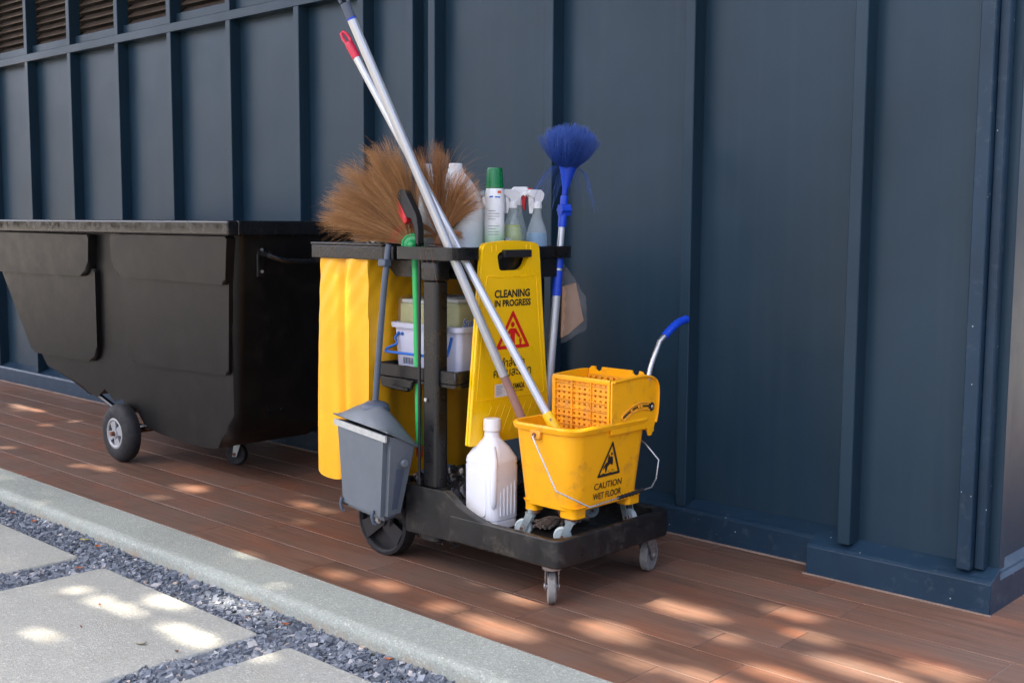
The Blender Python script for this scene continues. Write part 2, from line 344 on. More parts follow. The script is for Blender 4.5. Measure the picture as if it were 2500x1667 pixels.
def gravel():
    areas = [(-4.9, -1.45, 1.705, 1.862, 9500)]
    for (a, b), (c, d) in zip(SX, SX[1:]): areas.append((b-.012, c+.012, .95 if b > -4.45 else 1.3, 1.72, 4300 if -3.6 < b < -2 else 900))
    P = []
    for x0, x1, y0, y1, n in areas: P.append(np.c_[rng.uniform(x0, x1, n), rng.uniform(y0, y1, n)])
    P = np.concatenate(P); n = len(P)
    base = np.array([[-1, -1, -1], [1, -1, -1], [1, 1, -1], [-1, 1, -1], [-1, -1, 1], [1, -1, 1], [1, 1, 1], [-1, 1, 1]], float)*.5
    F0 = np.array([[0, 3, 2, 1], [4, 5, 6, 7], [0, 1, 5, 4], [1, 2, 6, 5], [2, 3, 7, 6], [3, 0, 4, 7]])
    sz = rng.lognormal(math.log(.0102), .42, n).clip(.004, .026)
    V = base[None]*(1+rng.uniform(-.45, .35, (n, 8, 3)))*np.stack([sz, sz*rng.uniform(.5, .9, n), sz*rng.uniform(.3, .7, n)], 1)[:, None]
    a = rng.uniform(0, 6.28, n); t = rng.normal(0, .45, n); ca, sa, ct, st = np.cos(a)[:, None], np.sin(a)[:, None], np.cos(t)[:, None], np.sin(t)[:, None]
    x, y, z = V[..., 0], V[..., 1], V[..., 2]; x, z = x*ct-z*st, x*st+z*ct; x, y = x*ca-y*sa, x*sa+y*ca
    zz = -.058+rng.uniform(0, .010, n)+.004*np.sin(P[:, 0]*7)*np.sin(P[:, 1]*19)
    V = np.stack([x+P[:, :1], y+P[:, 1:], z+zz[:, None]], 2).reshape(-1, 3); F = (F0[None]+8*np.arange(n)[:, None, None]).reshape(-1, 4)
    tone = np.where(rng.random(n) < .08, rng.uniform(.88, 1, n), rng.beta(2.2, 2.4, n)*.9)
    o = raw('gravel', V, F, GRAV, None, np.repeat(tone, 8)); tag(o, 'blue grey crushed stone gravel between slabs and kerb', 'gravel', kind='stuff')
gravel()

# ------------------------------------------------------------------ panelled wall
wall = thing('panelled_wall', (-3.6, 3.26, 0), 'dark slate blue timber panelled wall with battens, baseboard and brown louvres', 'wall')
ORGW = Vector((-3.6, 3.26, 0))
LEFT = [-14.0+.0]*0+[-9.33, -8.775, -8.215, -7.655, -7.096, -6.537, -5.977, -5.432, -4.888, -4.339, -3.884, -3.571]
studsR = [-3.44, -2.812, -2.196]
TOPZ = 3.3
xs_prev = -9.9
alls = LEFT+studsR
for xr in alls:                                              # battens, right edge xr, front y=3.20
    G().box(xr-.040, xr, 3.20, 3.268, .098, TOPZ, .0025, 1).build('batten', WALL, wall)
edges = [-9.9]+alls+[-1.60]
for a, b in zip(edges, edges[1:]):
    left = b <= -3.5
    zt = 2.04 if left else TOPZ
    G().box(a, b-.0405 if b != -1.60 else b, 3.26, 3.285, .10, zt).build('panel', WALL, wall, 0)
    if left and b > -9.5:
        x0, x1 = a, b-.0405
        G().box(x0, x1, 3.235, 3.29, 2.062, 2.115, .002, 1).build('louvre_sill', WALL, wall)
        for k in range(22):
            z = 2.135+.043*k
            sm = Matrix.Translation(((x0+x1)/2, 3.285, z)) @ Matrix.Rotation(R_(38), 4, 'X')
            G().box(-(x1-x0)/2+.001, (x1-x0)/2-.001, -.026, .026, -.004, .004, mat=sm).build('slat', LOUV, wall, 0)
G().box(-9.9, -3.6115, 3.197, 3.268, 2.017, 2.062, .0025, 1).build('rail', WALL, wall)
G().box(-9.9, -3.52, 3.33, 3.36, 1.9, TOPZ).build('louvre_backing', LOUVD, wall, 0)
# baseboards with a sloped cap
def baseb(x0, x1, yf, yb, name='baseboard', mat=None):
    poly = [(yf, -.002), (yf, .084), (yf+.010, .094), (yf+.020, .0965), (yb, .118), (yb, -.002)]
    return G().prism(poly, 'x', x0, x1, .0018, 1).build(name, mat or WALLW, wall)
baseb(-9.9, -1.6, 3.192, 3.2595); G().box(-1.6825, -1.6, 3.1698, 3.1918, 0, .0962).build('baseboard_return', WALLW, wall, 0)
baseb(-1.683, -1.1295, 3.102, 3.1695)
# thin mortar line at the foot of the baseboard
G().box(-9.9, -1.685, 3.180, 3.1915, -.0015, .0025).build('mortar_bead', GROUT, wall, 0)
G().box(-1.690, -1.124, 3.092, 3.1015, -.0015, .0025).build('mortar_bead', GROUT, wall, 0)
# projecting pier at the corner
for xr in (-1.549, -1.192): G().box(xr-.040, xr, 3.11, 3.178, .110, TOPZ, .0025, 1).build('batten', WALL if xr < -1.3 else WALLW, wall)
G().box(-1.60, -1.187, 3.17, 3.27, .10, TOPZ).build('panel', WALL, wall, 0)
G().box(-1.191, -1.164, 3.135, 3.1695, .112, TOPZ, .0025, 1).build('corner_bead', WALLW, wall)
G().box(-1.187, -1.165, 3.172, 6.5, -.002, TOPZ).build('panel', WALL, wall, 0)
for yy in (3.174, 3.75, 4.3, 4.9): G().box(-1.168, -1.137, yy, yy+.042, .108, TOPZ, .0025, 1).build('batten', WALL, wall)
G().prism([(-1.1300, -.002), (-1.1300, .0838), (-1.1400, .0938), (-1.1470, .0962), (-1.1648, .118), (-1.1648, -.002)], 'y', 3.1605, 6.5, .0012, 1).build('baseboard', WALLW, wall)
rf = G().box(-13, -1.0, 1.98, 7, TOPZ+.002, TOPZ+.14).build('roof', WALL, wall, 0)
G().box(-13, -1.0, 1.955, 1.979, TOPZ-.06, TOPZ+.16).build('fascia', WALL, rf, 0)

# added unseen block on the right, put there to darken right-facing sides
occluder = thing('side_occluder', (9.2, 1, 0), 'added dark slate blue block out of view, holding back light from the right', 'light blocker')
G().box(9.0, 13, -7, 9, -.1, 3.6).build('wall', WALL, occluder, 0)  # body of the added light blocker, dressed as a battened wall
for k in range(12): G().box(8.94, 8.999, -6.5+1.25*k, -6.46+1.25*k, 0, 3.6).build('batten', WALL, occluder, 0)
# ------------------------------------------------------------------ shade tree overhead (behind and above the camera)
tree = thing('shade_tree', (-6.2, -3.4, -.07), 'large leafy tree beside the path, its crown shading the terrace', 'tree')
g = G(); g.tube([(-6.2, -3.4, -.1), (-6.15, -3.3, 1.5), (-6.0, -3.1, 3.4), (-5.9, -2.8, 5.4), (-5.9, -2.3, 10.2)], [.26, .21, .18, .15, .05], 12)
g.build('trunk', BARK, tree)
g = G()
for tx, ty in ((-9.5, -.8), (-7.4, 1.2), (-4.6, .8), (-2.2, .3), (-1.5, -2.2), (-4.0, -3.6), (-8.5, -3.5), (-5.5, 1.6), (-10.3, 1.0)):
    p0 = Vector((-5.95, -2.9, 4.6+random.uniform(0, 1.2))); p1 = Vector((tx-.7, ty-.7, 9.6+random.uniform(-.6, .6))); mid = (p0+p1)/2+Vector((0, 0, .5))
    g.tube([p0, mid, p1], [.09, .055, .02], 8)
g.build('limbs', BARK, tree)
# sun gaps in the crown: (x, y, z, half length along x, half width along y) of the patch of light it lets through
HOLES = [(-2.14, 2.32, 0, .10, .055), (-2.02, 2.11, 0, .17, .06), (-1.80, 2.29, 0, .13, .075), (-1.74, 2.56, 0, .15, .06), (-1.53, 2.745, 0, .11, .04), (-1.40, 2.62, 0, .10, .045),
    (-1.20, 2.50, 0, .18, .07), (-1.32, 2.34, 0, .15, .05), (-1.06, 2.62, 0, .12, .05), (-1.55, 2.46, 0, .08, .04), (-1.62, 2.16, 0, .10, .04), (-1.05, 2.38, 0, .12, .06), (-1.45, 2.2, 0, .12, .05),
    (-3.63, 2.68, 0, .12, .03), (-3.45, 2.55, 0, .08, .025), (-4.58, 2.33, 0, .10, .018), (-5.73, 2.79, 0, .10, .015), (-6.4, 2.82, 0, .2, .035), (-4.0, 2.39, 0, .10, .03), (-3.06, 2.03, 0, .07, .012), (-2.68, 2.1, 0, .08, .02),
    (-2.5, 2.13, 0, .07, .035), (-3.95, 2.22, 0, .05, .012), (-4.95, 2.62, 0, .06, .01), (-5.3, 2.25, 0, .06, .01), (-2.32, 2.37, 0, .06, .03), (-2.25, 2.12, 0, .06, .03),
    (-3.13, 1.547, -.045, .11, .030), (-2.93, 1.675, -.045, .10, .034), (-2.95, 1.56, -.045, .10, .020), (-2.66, 1.575, -.045, .14, .032), (-2.92, 1.31, -.045, .06, .014), (-2.80, 1.80, -.045, .14, .034), (-2.62, 1.80, -.045, .06, .016),
    (-4.30, 1.97, 0, .05, .004), (-3.05, 1.95, 0, .05, .006), (-2.70, 1.90, 0, .06, .008), (-1.70, 1.80, 0, .05, .006), (-4.18, 1.88, 0, .05, .008), (-2.4, 1.62, -.045, .06, .010), (-1.28, 2.2, 0, .12, .05), (-.95, 2.52, 0, .10, .05)]
for _ in range(14): HOLES.append((rng.uniform(-6.5, -1), rng.uniform(2.1, 2.75), 0, rng.uniform(.03, .06), rng.uniform(.006, .018)))
HOLES = [(x, y, z, a*(.82 if x > -2.2 else 1), b*(.72 if x > -2.2 else 1)) for x, y, z, a, b in HOLES]
def leaves(gx, gy, h, L, W):
    n = len(gx); cx, cy = gx-.27*h, gy-.27*h
    az = rng.uniform(0, 6.28, n); ti = rng.normal(0, .4, n); ro = rng.normal(0, .4, n)
    u = np.stack([np.cos(az)*np.cos(ti), np.sin(az)*np.cos(ti), np.sin(ti)], 1); v = np.stack([-np.sin(az)*np.cos(ro), np.cos(az)*np.cos(ro), np.sin(ro)], 1); nn = np.cross(u, v)
    C = np.stack([cx, cy, h], 1); L, W = L[:, None], W[:, None]
    return np.stack([C-u*L/2, C-u*L*.1-v*W/2+nn*L*.05, C+u*L*.5, C-u*L*.1+v*W/2+nn*L*.05], 1).reshape(-1, 3)
def clearof(gx, gy, m):
    keep = np.ones(len(gx), bool)
    for (x, y, z, a, b) in HOLES: keep &= ((gx-x-.27*z)/(a+m))**2+((gy-y-.27*z)/(b+m))**2 > 1
    return keep
def crown():
    n = 40000
    gx = rng.uniform(-11, 1.8, n); gy = rng.uniform(-.9, 4.6, n); h = rng.uniform(7.0, 10.5, n); L = rng.uniform(.16, .30, n)
    k = clearof(gx, gy, L*.45); V = [leaves(gx[k], gy[k], h[k], L[k], L[k]*rng.uniform(.35, .5, k.sum()))]
    m = 900
    for (x, y, z, a, b) in HOLES:                            # small leaves crowd round every gap
        gx = x+rng.uniform(-a-.2, a+.2, m); gy = y+rng.uniform(-b-.2, b+.2, m); L = rng.uniform(.06, .11, m)
        k = clearof(gx, gy, L*.22); V.append(leaves(gx[k], gy[k], rng.uniform(6.0, 7.4, k.sum()), L[k], L[k]*.5))
    V = np.concatenate(V); n = len(V)//4
    F = (np.array([[0, 1, 2], [0, 2, 3]])[None]+4*np.arange(n)[:, None, None]).reshape(-1, 3)
    o = raw('crown', V, F, LEAF, tree, np.repeat(rng.random(n), 4)); o['kind'] = 'stuff'
crown()

# ------------------------------------------------------------------ black tilt bin
bn = thing('tilt_bin', (-4.66, 2.73, 0), 'long black plastic tilt bin on two large wheels against the wall', 'bin')
yn = lambda z: 2.44+.085*(1-z)
yf = lambda z: 3.02-.085*(1-z)
prof = [(-5.985, 1.01), (-5.829, .835), (-5.535, .409), (-5.421, .396), (-5.071, .242), (-5.035, .262), (-4.96, .290), (-4.873, .296), (-4.78, .287), (-4.718, .266), (-4.66, .235), (-4.622, .203), (-4.55, .174), (-4.495, .158), (-4.423, .147), (-4.213, .134), (-4.05, .137), (-3.971, .148), (-3.915, .163), (-3.872, .195), (-3.851, .235), (-3.835, .30), (-3.705, 1.01)]
g = G(); n = len(prof)
A = [g.b.verts.new((x, yn(z), z)) for x, z in prof]; B = [g.b.verts.new((x, yf(z), z)) for x, z in prof]
fs = [g.b.faces.new(A), g.b.faces.new(B[::-1])]+[g.b.faces.new((A[(k+1) % n], A[k], B[k], B[(k+1) % n])) for k in range(n-1)]
ed = [e for e in g.b.edges if all(v in A for v in e.verts) or all(v in B for v in e.verts)]
ed = [e for e in ed if not (e.verts[0].co.z > 1 and e.verts[1].co.z > 1)]
bmesh.ops.bevel(g.b, geom=ed, offset=.042, segments=6, affect='EDGES', profile=.5, clamp_overlap=True)
body = g.build('body', BIN, bn, 50)
def onface(poly, d0, d1, bev, name, far=False):
    g = G(); P0_ = [g.b.verts.new((x, yn(z)-d1, z)) for x, z in poly]; P1_ = [g.b.verts.new((x, yn(z)+.02, z)) for x, z in poly]; m = len(poly)
    f0 = g.b.faces.new(P0_); g.b.faces.new(P1_[::-1]); [g.b.faces.new((P0_[k], P1_[k], P1_[(k+1) % m], P0_[(k+1) % m])) for k in range(m)]
    bmesh.ops.bevel(g.b, geom=list(f0.edges), offset=bev, segments=5, affect='EDGES', profile=.5)
    return g.build(name, BIN, bn, 45)
def roundp(P, rr, k=4):
    out = []
    for i, p in enumerate(P):
        a, b, c = Vector(P[i-1]), Vector(p), Vector(P[(i+1) % len(P)]); r = rr[i] if isinstance(rr, list) else rr
        if r <= 0: out.append(tuple(b)); continue
        d1 = (a-b).normalized()*min(r, (a-b).length*.45); d2_ = (c-b).normalized()*min(r, (c-b).length*.45)
        for t in range(k+1):
            t /= k; out.append(tuple((1-t)**2*(b+d1)+2*t*(1-t)*b+t*t*(b+d2_)))
    return out
onface(roundp([(-5.945, .995), (-5.775, .800), (-4.835, .806), (-4.79, .99)], [.01, .02, .07, .01]), 0, .040, .016, 'raised_panel')
onface(roundp([(-5.79, .84), (-5.525, .412), (-4.87, .418), (-4.80, .84)], [.01, .02, .08, .01]), 0, .022, .014, 'raised_panel')
onface(roundp([(-4.615, .995), (-4.625, .816), (-3.765, .812), (-3.725, .995)], [.01, .07, .02, .01]), 0, .032, .014, 'raised_panel')
onface(roundp([(-4.585, .84), (-4.612, .438), (-3.825, .458), (-3.76, .84)], [.01, .09, .02, .01]), 0, .015, .012, 'raised_panel')
# rolled rim
g = G(); x0, x1, ya, yb = -6.03, -3.69, 2.392, 3.045
for a, b, c, d in ((x0, x1, ya, ya+.045), (x0, x1, yb-.045, yb), (x0, x0+.045, ya+.0451, yb-.0451), (x1-.045, x1, ya+.0451, yb-.0451)):
    g.box(a, b, c, d, .998, 1.055, .009, 3)
g.box(-5.85, -3.76, 2.475, 2.985, .90, .93)
g.build('rim', BINR, bn)
# end wall ribs, hinge plates and push handle
xe = lambda z: -3.835+(z-.30)*.183
g = G()
g = G(); g.tube([(xe(.90), 2.555, .93), (xe(.90)+.05, 2.56, .925), (xe(.9)+.075, 2.60, .905), (xe(.9)+.08, 2.73, .898), (xe(.9)+.075, 2.86, .905), (xe(.9)+.05, 2.9, .925), (xe(.9), 2.905, .93)], .012, 10)
h = g.build('push_handle', BINR, bn)
for y in (2.555, 2.905):
    G().box(xe(.9)-.004, xe(.9)+.008, y-.018, y+.018, .84, .965, .004, 1).build('bracket', BIN, h)
    for z in (.862, .945): G().cyl((xe(.9)+.01, y, z), (xe(.9)+.016, y, z), .006, n=10).build('bolt', STEEL, h)
for y in (2.66, 2.72): G().cyl((xe(.3)-.01, y, .30), (xe(.3)+.006, y, .30), .009, n=10).build('bolt', BINR, bn)
def bin_wheel(cx, y0, y1, s):
    """s = +1: hub faces y0 (the near side)"""
    w_ = bpy.data.objects.new('wheel', None); link(w_, bn); R = .128
    yc = (y0+y1)/2
    g = G(); g.lathe_ax((cx, y0, R), (0, 1, 0), [(.066, .006), (.088, 0), (.112, .008), (.124, .022), (R, .034), (R, y1-y0-.03), (.122, y1-y0-.012), (.09, y1-y0), (.066, y1-y0-.006)], 40, False)
    ORG_ = org(bn); t = g.build('tyre', TYRE, bn); t.parent = w_
    g = G(); face = y0+.010 if s > 0 else y1-.010
    for k in range(4):                                        # four-spoked dished rim
        a = R_(20+90*k); c_ = [(cx+.058*math.cos(a+q), .128+.058*math.sin(a+q)) for q in (-.42, -.15, .15, .42)]; i_ = [(cx+.020*math.cos(a+q), .128+.020*math.sin(a+q)) for q in (.8, -.8)]
        g.prism(c_+i_, 'y', face-.002, face+.008)
    g.lathe_ax((cx, face-.006, R), (0, 1, 0), [(.054, .004), (.060, 0), (.069, .002), (.069, .03), (.056, .03), (.054, .004)], 36, False)
    g.cyl((cx, face-.006, R), (cx, face+.03, R), .022, n=20)
    t = g.build('rim', RIMG, bn, 30); t.parent = w_
    G().cyl((cx, face-.022, R), (cx, face, R), .010, n=12).build('axle_end', RUST, bn).parent = w_
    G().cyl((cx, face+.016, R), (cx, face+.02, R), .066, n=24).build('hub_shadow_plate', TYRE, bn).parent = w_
bin_wheel(-4.662, 2.424, 2.502, 1); bin_wheel(-4.662, 2.958, 3.036, -1)
G().cyl((-4.662, 2.5, .128), (-4.662, 2.96, .128), .012, n=12).build('axle', RUST, bn)
G().tube([(-5.06, 2.56, .245), (-4.9, 2.56, .20), (-4.74, 2.56, .15), (-4.66, 2.56, .14), (-4.55, 2.56, .16)], .012, 8).build('axle_strap', BINR, bn)
def caster(parent, c, z0, ztop, R, W, ang, trail, mw, mf, plate=None, name='caster'):
    """swivel caster: wheel centre near c, fork up to ztop"""
    root = bpy.data.objects.new(name, None); link(root, parent); d = Vector((math.cos(ang), math.sin(ang), 0)); s = Vector((-d.y, d.x, 0))
    wc = Vector((c[0], c[1], z0+R)); pc = wc+d*trail; pc.z = ztop
    g = G(); g.lathe_ax(wc-s*W/2, s, [(R*.55, W*.14), (R*.86, W*.02), (R, W*.16), (R, W*.84), (R*.86, W*.98), (R*.55, W*.86)], 28); t = g.build('wheel', mw, parent); t.parent = root
    g = G(); fh = ztop-.006-(z0+R)
    for q in (-1, 1):
        o_ = s*q*(W/2+.004); P = [wc+o_-d*.010-Vector((0, 0, .010)), wc+o_+d*.010-Vector((0, 0, .010)), pc+o_+d*R*.42-Vector((0, 0, .010)), pc+o_-d*R*.5-Vector((0, 0, .010))]
        Q = [p+s*q*.0028 for p in P]; g.loft([P, Q])
    g.cyl((pc.x, pc.y, ztop-.016), (pc.x, pc.y, ztop-.004), R*.5+.003, R*.62, 20)
    g.cyl((pc.x, pc.y, ztop-.004), (pc.x, pc.y, ztop+.004), R*.34, n=14)
    t = g.build('fork', mf, parent); t.parent = root
    G().cyl(wc-s*(W/2+.009), wc+s*(W/2+.009), R*.17, n=10).build('axle_bolt', RUST if mf is ZINC else STEEL, parent).parent = root
    return root
caster(bn, (-4.25, 2.78), 0, .155, .048, .03, R_(25), .03, TYRE, ZINC)
G().box(-4.30, -4.14, 2.72, 2.84, .150, .175).build('mounting_plate', BINR, bn)

# ------------------------------------------------------------------ janitor cart
ct = thing('cleaning_cart', (-2.52, 2.555, 0), 'black plastic janitor cart with top tray, shelf and front deck', 'cart')
# front deck tray
def ringz(z, ins, rr): return rrect(-2.205, 2.555, .45-2*ins, .52-2*ins, rr, z, 7)
g = G(); g.loft([ringz(.118, .005, .028), ringz(.123, 0, .032), ringz(.192, 0, .032), ringz(.1965, .0025, .030), ringz(.198, .008, .026), ringz(.1975, .020, .04), ringz(.194, .026, .05), ringz(.152, .030, .05)])
g.build('deck', BLKD, ct, 40)
for sgn, y0, y1 in ((-1, 2.2968, 2.325), (1, 2.785, 2.8132)):     # sweeping side cheeks from column to deck rim
    P = [(-2.60, .112), (-2.40, .117), (-2.22, .130), (-2.22, .19), (-2.26, .196), (-2.30, .204), (-2.34, .216), (-2.375, .231), (-2.405, .250), (-2.425, .262), (-2.60, .262)]
    G().prism(P, 'y', y0, y1, .004, 2).build('cheek', BLKD, ct)
g = G(); g.box(-2.965, -2.43, 2.335, 2.775, .125, .175, .01, 2); g.box(-2.62, -2.42, 2.32, 2.79, .115, .215, .012, 2)
g.build('base', BLKD, ct)
g = G()
for k in range(9): g.box(-2.40+.045*k, -2.375+.045*k, 2.34, 2.77, .1185, .13)
g.build('deck_rib', BLKD, ct)
# columns
def column(y0, y1, near):
    g = G(); rr = lambda z, i=0: rrect(-2.510, (y0+y1)/2, .064-2*i, y1-y0-2*i, .014, z, 5)
    g.loft([rr(.235, -.006), rr(.248, -.006), rr(.252), rr(.876), rr(.879, .003)]); g.build('column', BLK, ct)
    g = G(); g.loft([rr(.8805, -.002), rr(.884, -.0045), rr(.93, -.0045), rr(.938, 0)]); g.build('column_cap', BLK, ct)
    g = G(); g.loft([rrect(-2.508, (y0+y1)/2, .082, y1-y0+.018, .02, .10, 5), rrect(-2.508, (y0+y1)/2, .082, y1-y0+.018, .02, .262, 5)]); g.build('column_foot', BLKD, ct)
column(2.312, 2.364, True); column(2.746, 2.798, False)
G().cyl((-2.522, 2.318, .525), (-2.522, 2.3105, .525), .010, n=14).build('screw_washer', DKGRIP, ct)
G().cyl((-2.522, 2.3115, .525), (-2.522, 2.307, .525), .0062, n=6).build('screw', STEEL, ct)
# top tray
P = [(-2.815, .944), (-2.742, .884), (-2.405, .884), (-2.405, .944)]
g = G()
g.prism(P, 'y', 2.385, 2.393); g.prism(P, 'y', 2.757, 2.765); g.box(-2.413, -2.405, 2.3935, 2.7565, .884, .944); g.box(-2.745, -2.4135, 2.3935, 2.7565, .884, .896)
for z0 in (0,):
    g.box(-2.70, -2.398, 2.377, 2.397, .9445, .980, .003, 2); g.box(-2.70, -2.398, 2.753, 2.773, .9445, .980, .003, 2)
    g.box(-2.418, -2.3985, 2.3975, 2.7525, .9445, .980, .003, 2); g.box(-2.70, -2.684, 2.3975, 2.7525, .9, .980, .003, 2)
g.build('top_tray', BLK, ct)
def loop(ya, yb, s):
    g = G(); P = [(-2.634, yb), (-2.634, ya+s*.014), (-2.629, ya+s*.004), (-2.618, ya), (-2.408, ya), (-2.396, ya+s*.005), (-2.389, ya+s*.015), (-2.387, ya+s*.03), (-2.387, yb-s*.02), (-2.388, yb)]
    Q = []
    m = Vector((-2.5, (ya+yb)/2))
    t = .011
    Q = [(-2.623, yb), (-2.623, ya+s*.022), (-2.620, ya+s*.014), (-2.612, ya+s*t), (-2.412, ya+s*t), (-2.404, ya+s*.015), (-2.398, ya+s*.023), (-2.397, ya+s*.034), (-2.397, yb-s*.02), (-2.398, yb)]
    lo, hi = .943, .980
    rings = [[Vector((p[0], p[1], lo)), Vector((p[0], p[1], hi)), Vector((q[0], q[1], hi)), Vector((q[0], q[1], lo))] for p, q in zip(P, Q)]
    g.loft(rings); 
    g.box(-2.3975, -2.387, min(yb, yb+s*.02), max(yb, yb+s*.02), lo, hi)
    g.build('tool_loop', BLK, ct)
loop(2.287, 2.376, 1); loop(2.829, 2.774, -1)
# bag hoop with its lid
g = G(); x0, x1, ya, yb = -3.062, -2.704, 2.300, 2.810
for a, b, c, d in ((x0, x1, ya, ya+.022), (x0, x1, yb-.022, yb), (x0, x0+.022, ya+.0222, yb-.0222), (x1-.02, x1, ya+.0222, yb-.0222)): g.box(a, b, c, d, .936, .978, .004, 2)
g.build('bag_hoop', BLK, ct)
G().box(x0-.002, x1-.001, ya-.002, yb+.002, .9785, .987, .003, 2).build('lid', BLK, ct)
g = G(); g.box(-2.703, -2.688, 2.298, 2.40, .936, .980, .003, 1); g.box(-2.667, -2.655, 2.298, 2.40, .936, .980, .003, 1); g.box(-2.688, -2.667, 2.335, 2.40, .936, .980)
g.build('tool_clip', BLK, ct)
g = G(); g.box(-2.80, -2.70, 2.40, 2.75, .93, .955); g.build('tray_bridge', BLK, ct)
# shelf
g = G(); X0, X1, Y0, Y1 = -2.778, -2.415, 2.327, 2.783
g.box(X0, X1, Y0+.001, Y1, .566, .575)
for a, b, c, d in ((X0, X1, Y0, Y0+.010), (X0, X1, Y1-.01, Y1), (X0, X0+.01, Y0+.0105, Y1-.0105), (X1-.01, X1, Y0+.0105, Y1-.0105)): g.box(a, b, c, d, .5755, .615, .003, 1)
g.build('shelf', BLK, ct)
g = G(); g.prism(roundp([(-2.735, .575), (-2.735, .545), (-2.60, .536), (-2.585, .575)], [0, .01, .02, 0]), 'y', 2.3135, 2.3265, .003, 1); g.box(-2.68, -2.60, 2.303, 2.313, .542, .552, .003, 1)
g.build('shelf_hook', BLK, ct)
# rear wheels
for y0, y1, s in ((2.326, 2.382, 1), (2.73, 2.786, -1)):
    root = bpy.data.objects.new('wheel', None); link(root, ct); cx, R = -2.752, .116
    g = G(); g.lathe_ax((cx, y0, R), (0, 1, 0), [(.100, .010), (.106, 0), (R, .005), (R, .051), (.106, .056), (.100, .046), (.100, .010)], 48, False); t = g.build('tyre', TYRE, ct); t.parent = root
    g = G(); f_ = y0+.016 if s > 0 else y1-.016
    g.lathe_ax((cx, f_-.006, R), (0, 1, 0), [(.101, 0), (.101, .016), (.0, .016)], 40, False)
    for k in range(3):
        a = R_(90+120*k); u = Vector((math.cos(a), 0, math.sin(a))); v = Vector((-u.z, 0, u.x)); c0 = Vector((cx, f_-.012, R))
        Pp = [c0+u*.016+v*.022, c0+u*.016-v*.022, c0+u*.099-v*.030, c0+u*.099+v*.030]; g.loft([Pp, [p+Vector((0, .012, 0)) for p in Pp]])
    g.cyl((cx, f_-.018, R), (cx, f_+.01, R), .024, n=24); t = g.build('rim', DKGRIP, ct, 30); t.parent = root
    ya = f_-.026 if s > 0 else f_+.014
    g = G(); g.cyl((cx, ya, R), (cx, ya+.010, R), .0125, n=16); g.cyl((cx, ya-.006, R), (cx, ya, R), .0085, n=6); t = g.build('axle_nut', STEEL, ct); t.parent = root
# swivel casters below the deck
caster(ct, (-2.052, 2.352), 0, .120, .049, .026, R_(133), -.018, GREYW, STEEL)
caster(ct, (-2.044, 2.812-.02), 0, .120, .049, .026, R_(103), -.03, GREYW, STEEL)

# yellow vinyl bag
g = G(); RG = []
for i, z in enumerate(np.linspace(.938, .228, 26)):
    t = i/25; w_ = .255+.020*math.sin(2.6*t)+.012*t; d_ = .470+.02*t; cx = -2.895-.006*t; pts = rrect(cx, 2.553, w_, d_, .030, z, 5); q = []
    for j, p in enumerate(pts): q.append(p)
    RG.append(q)
def bag_pt(u, t):
    """u runs round the bag, t from hoop to hem; vertical folds deepen downwards"""
    w_ = .238+.012*math.sin(2.6*t)+.008*t; d_ = .474+.015*t; cx, cy = -2.912-.006*t, 2.551
    L = 2*(w_+d_); s_ = u*L
    if s_ < w_: x, y, nx, ny = -w_/2+s_, -d_/2, 0, -1
    elif s_ < w_+d_: x, y, nx, ny = w_/2, -d_/2+s_-w_, 1, 0
    elif s_ < 2*w_+d_: x, y, nx, ny = w_/2-(s_-w_-d_), d_/2, 0, 1
    else: x, y, nx, ny = -w_/2, d_/2-(s_-2*w_-d_), -1, 0
    e = min(s_ % w_ if s_ < w_ else 1, 1)
    fo = (.006*math.sin(u*61+.5*math.sin(t*3))+.0015*math.sin(u*117))*(.35+.8*t)
    if s_ < w_:                                               # one deep gusset fold on the near face
        c_ = s_/w_-.47+.03*math.sin(t*5); fo += -.024*math.exp(-(c_/.055)**2)*(.6+.6*t)+.012*math.exp(-((c_-.22)/.12)**2)
    fo += .0025*math.sin(t*50+u*150)*math.exp(-t*5)
    return Vector((cx+x+nx*fo, cy+y+ny*fo, .940-.708*t-.018*t*math.sin(u*30)))
g = G(); NU, NV = 240, 60; V = [[g.b.verts.new(bag_pt(i/NU, j/NV)) for j in range(NV+1)] for i in range(NU)]
for i in range(NU):
    for j in range(NV): g.b.faces.new((V[i][j], V[(i+1) % NU][j], V[(i+1) % NU][j+1], V[i][j+1]))
g.b.faces.new([V[i][NV] for i in range(NU)])
top(g, 'refuse_bag', YBAG, (-2.9, 2.55, .23), 'yellow vinyl refuse bag hanging under the cart lid', 'bag', smooth=60)

# ------------------------------------------------------------------ grey lobby dustpan
dp = thing('dustpan', (-2.71, 2.26, .15), 'grey long handled lobby dustpan hanging on the cart side', 'dustpan')
F4 = [Vector((-2.850, 2.222, .441)), Vector((-2.565, 2.192, .424)), Vector((-2.598, 2.206, .150)), Vector((-2.828, 2.226, .163))]
K4 = [Vector((-2.835, 2.330, .415)), Vector((-2.560, 2.318, .385)), Vector((-2.602, 2.290, .158)), Vector((-2.815, 2.300, .170))]
g = G(); a = [g.b.verts.new(p) for p in F4]; b = [g.b.verts.new(p) for p in K4]
g.b.faces.new(a); g.b.faces.new(b[::-1]); [g.b.faces.new((a[k], b[k], b[(k+1) % 4], a[(k+1) % 4])) for k in range(4)]
bmesh.ops.bevel(g.b, geom=[e for e in g.b.edges if not (e.verts[0].co.z > .37 and e.verts[1].co.z > .37)], offset=.017, segments=4, affect='EDGES')
pan = g.build('pan', GREY, dp, 40)
def hood(u, v):
    f0 = F4[0].lerp(F4[1], u)+Vector((-.003+.01*u, -.003, .012-.003*u)); b0 = K4[0].lerp(K4[1], u)+Vector((0, .012, -.02))
    p = f0.lerp(b0, v); sh = 1-abs(2*u-1)**2.4
    p.z += .070*sh*math.sin(math.pi*min(1, v))**.75+.012*math.exp(-((u-.52)/.22)**2-((v-.5)/.3)**2)
    return p
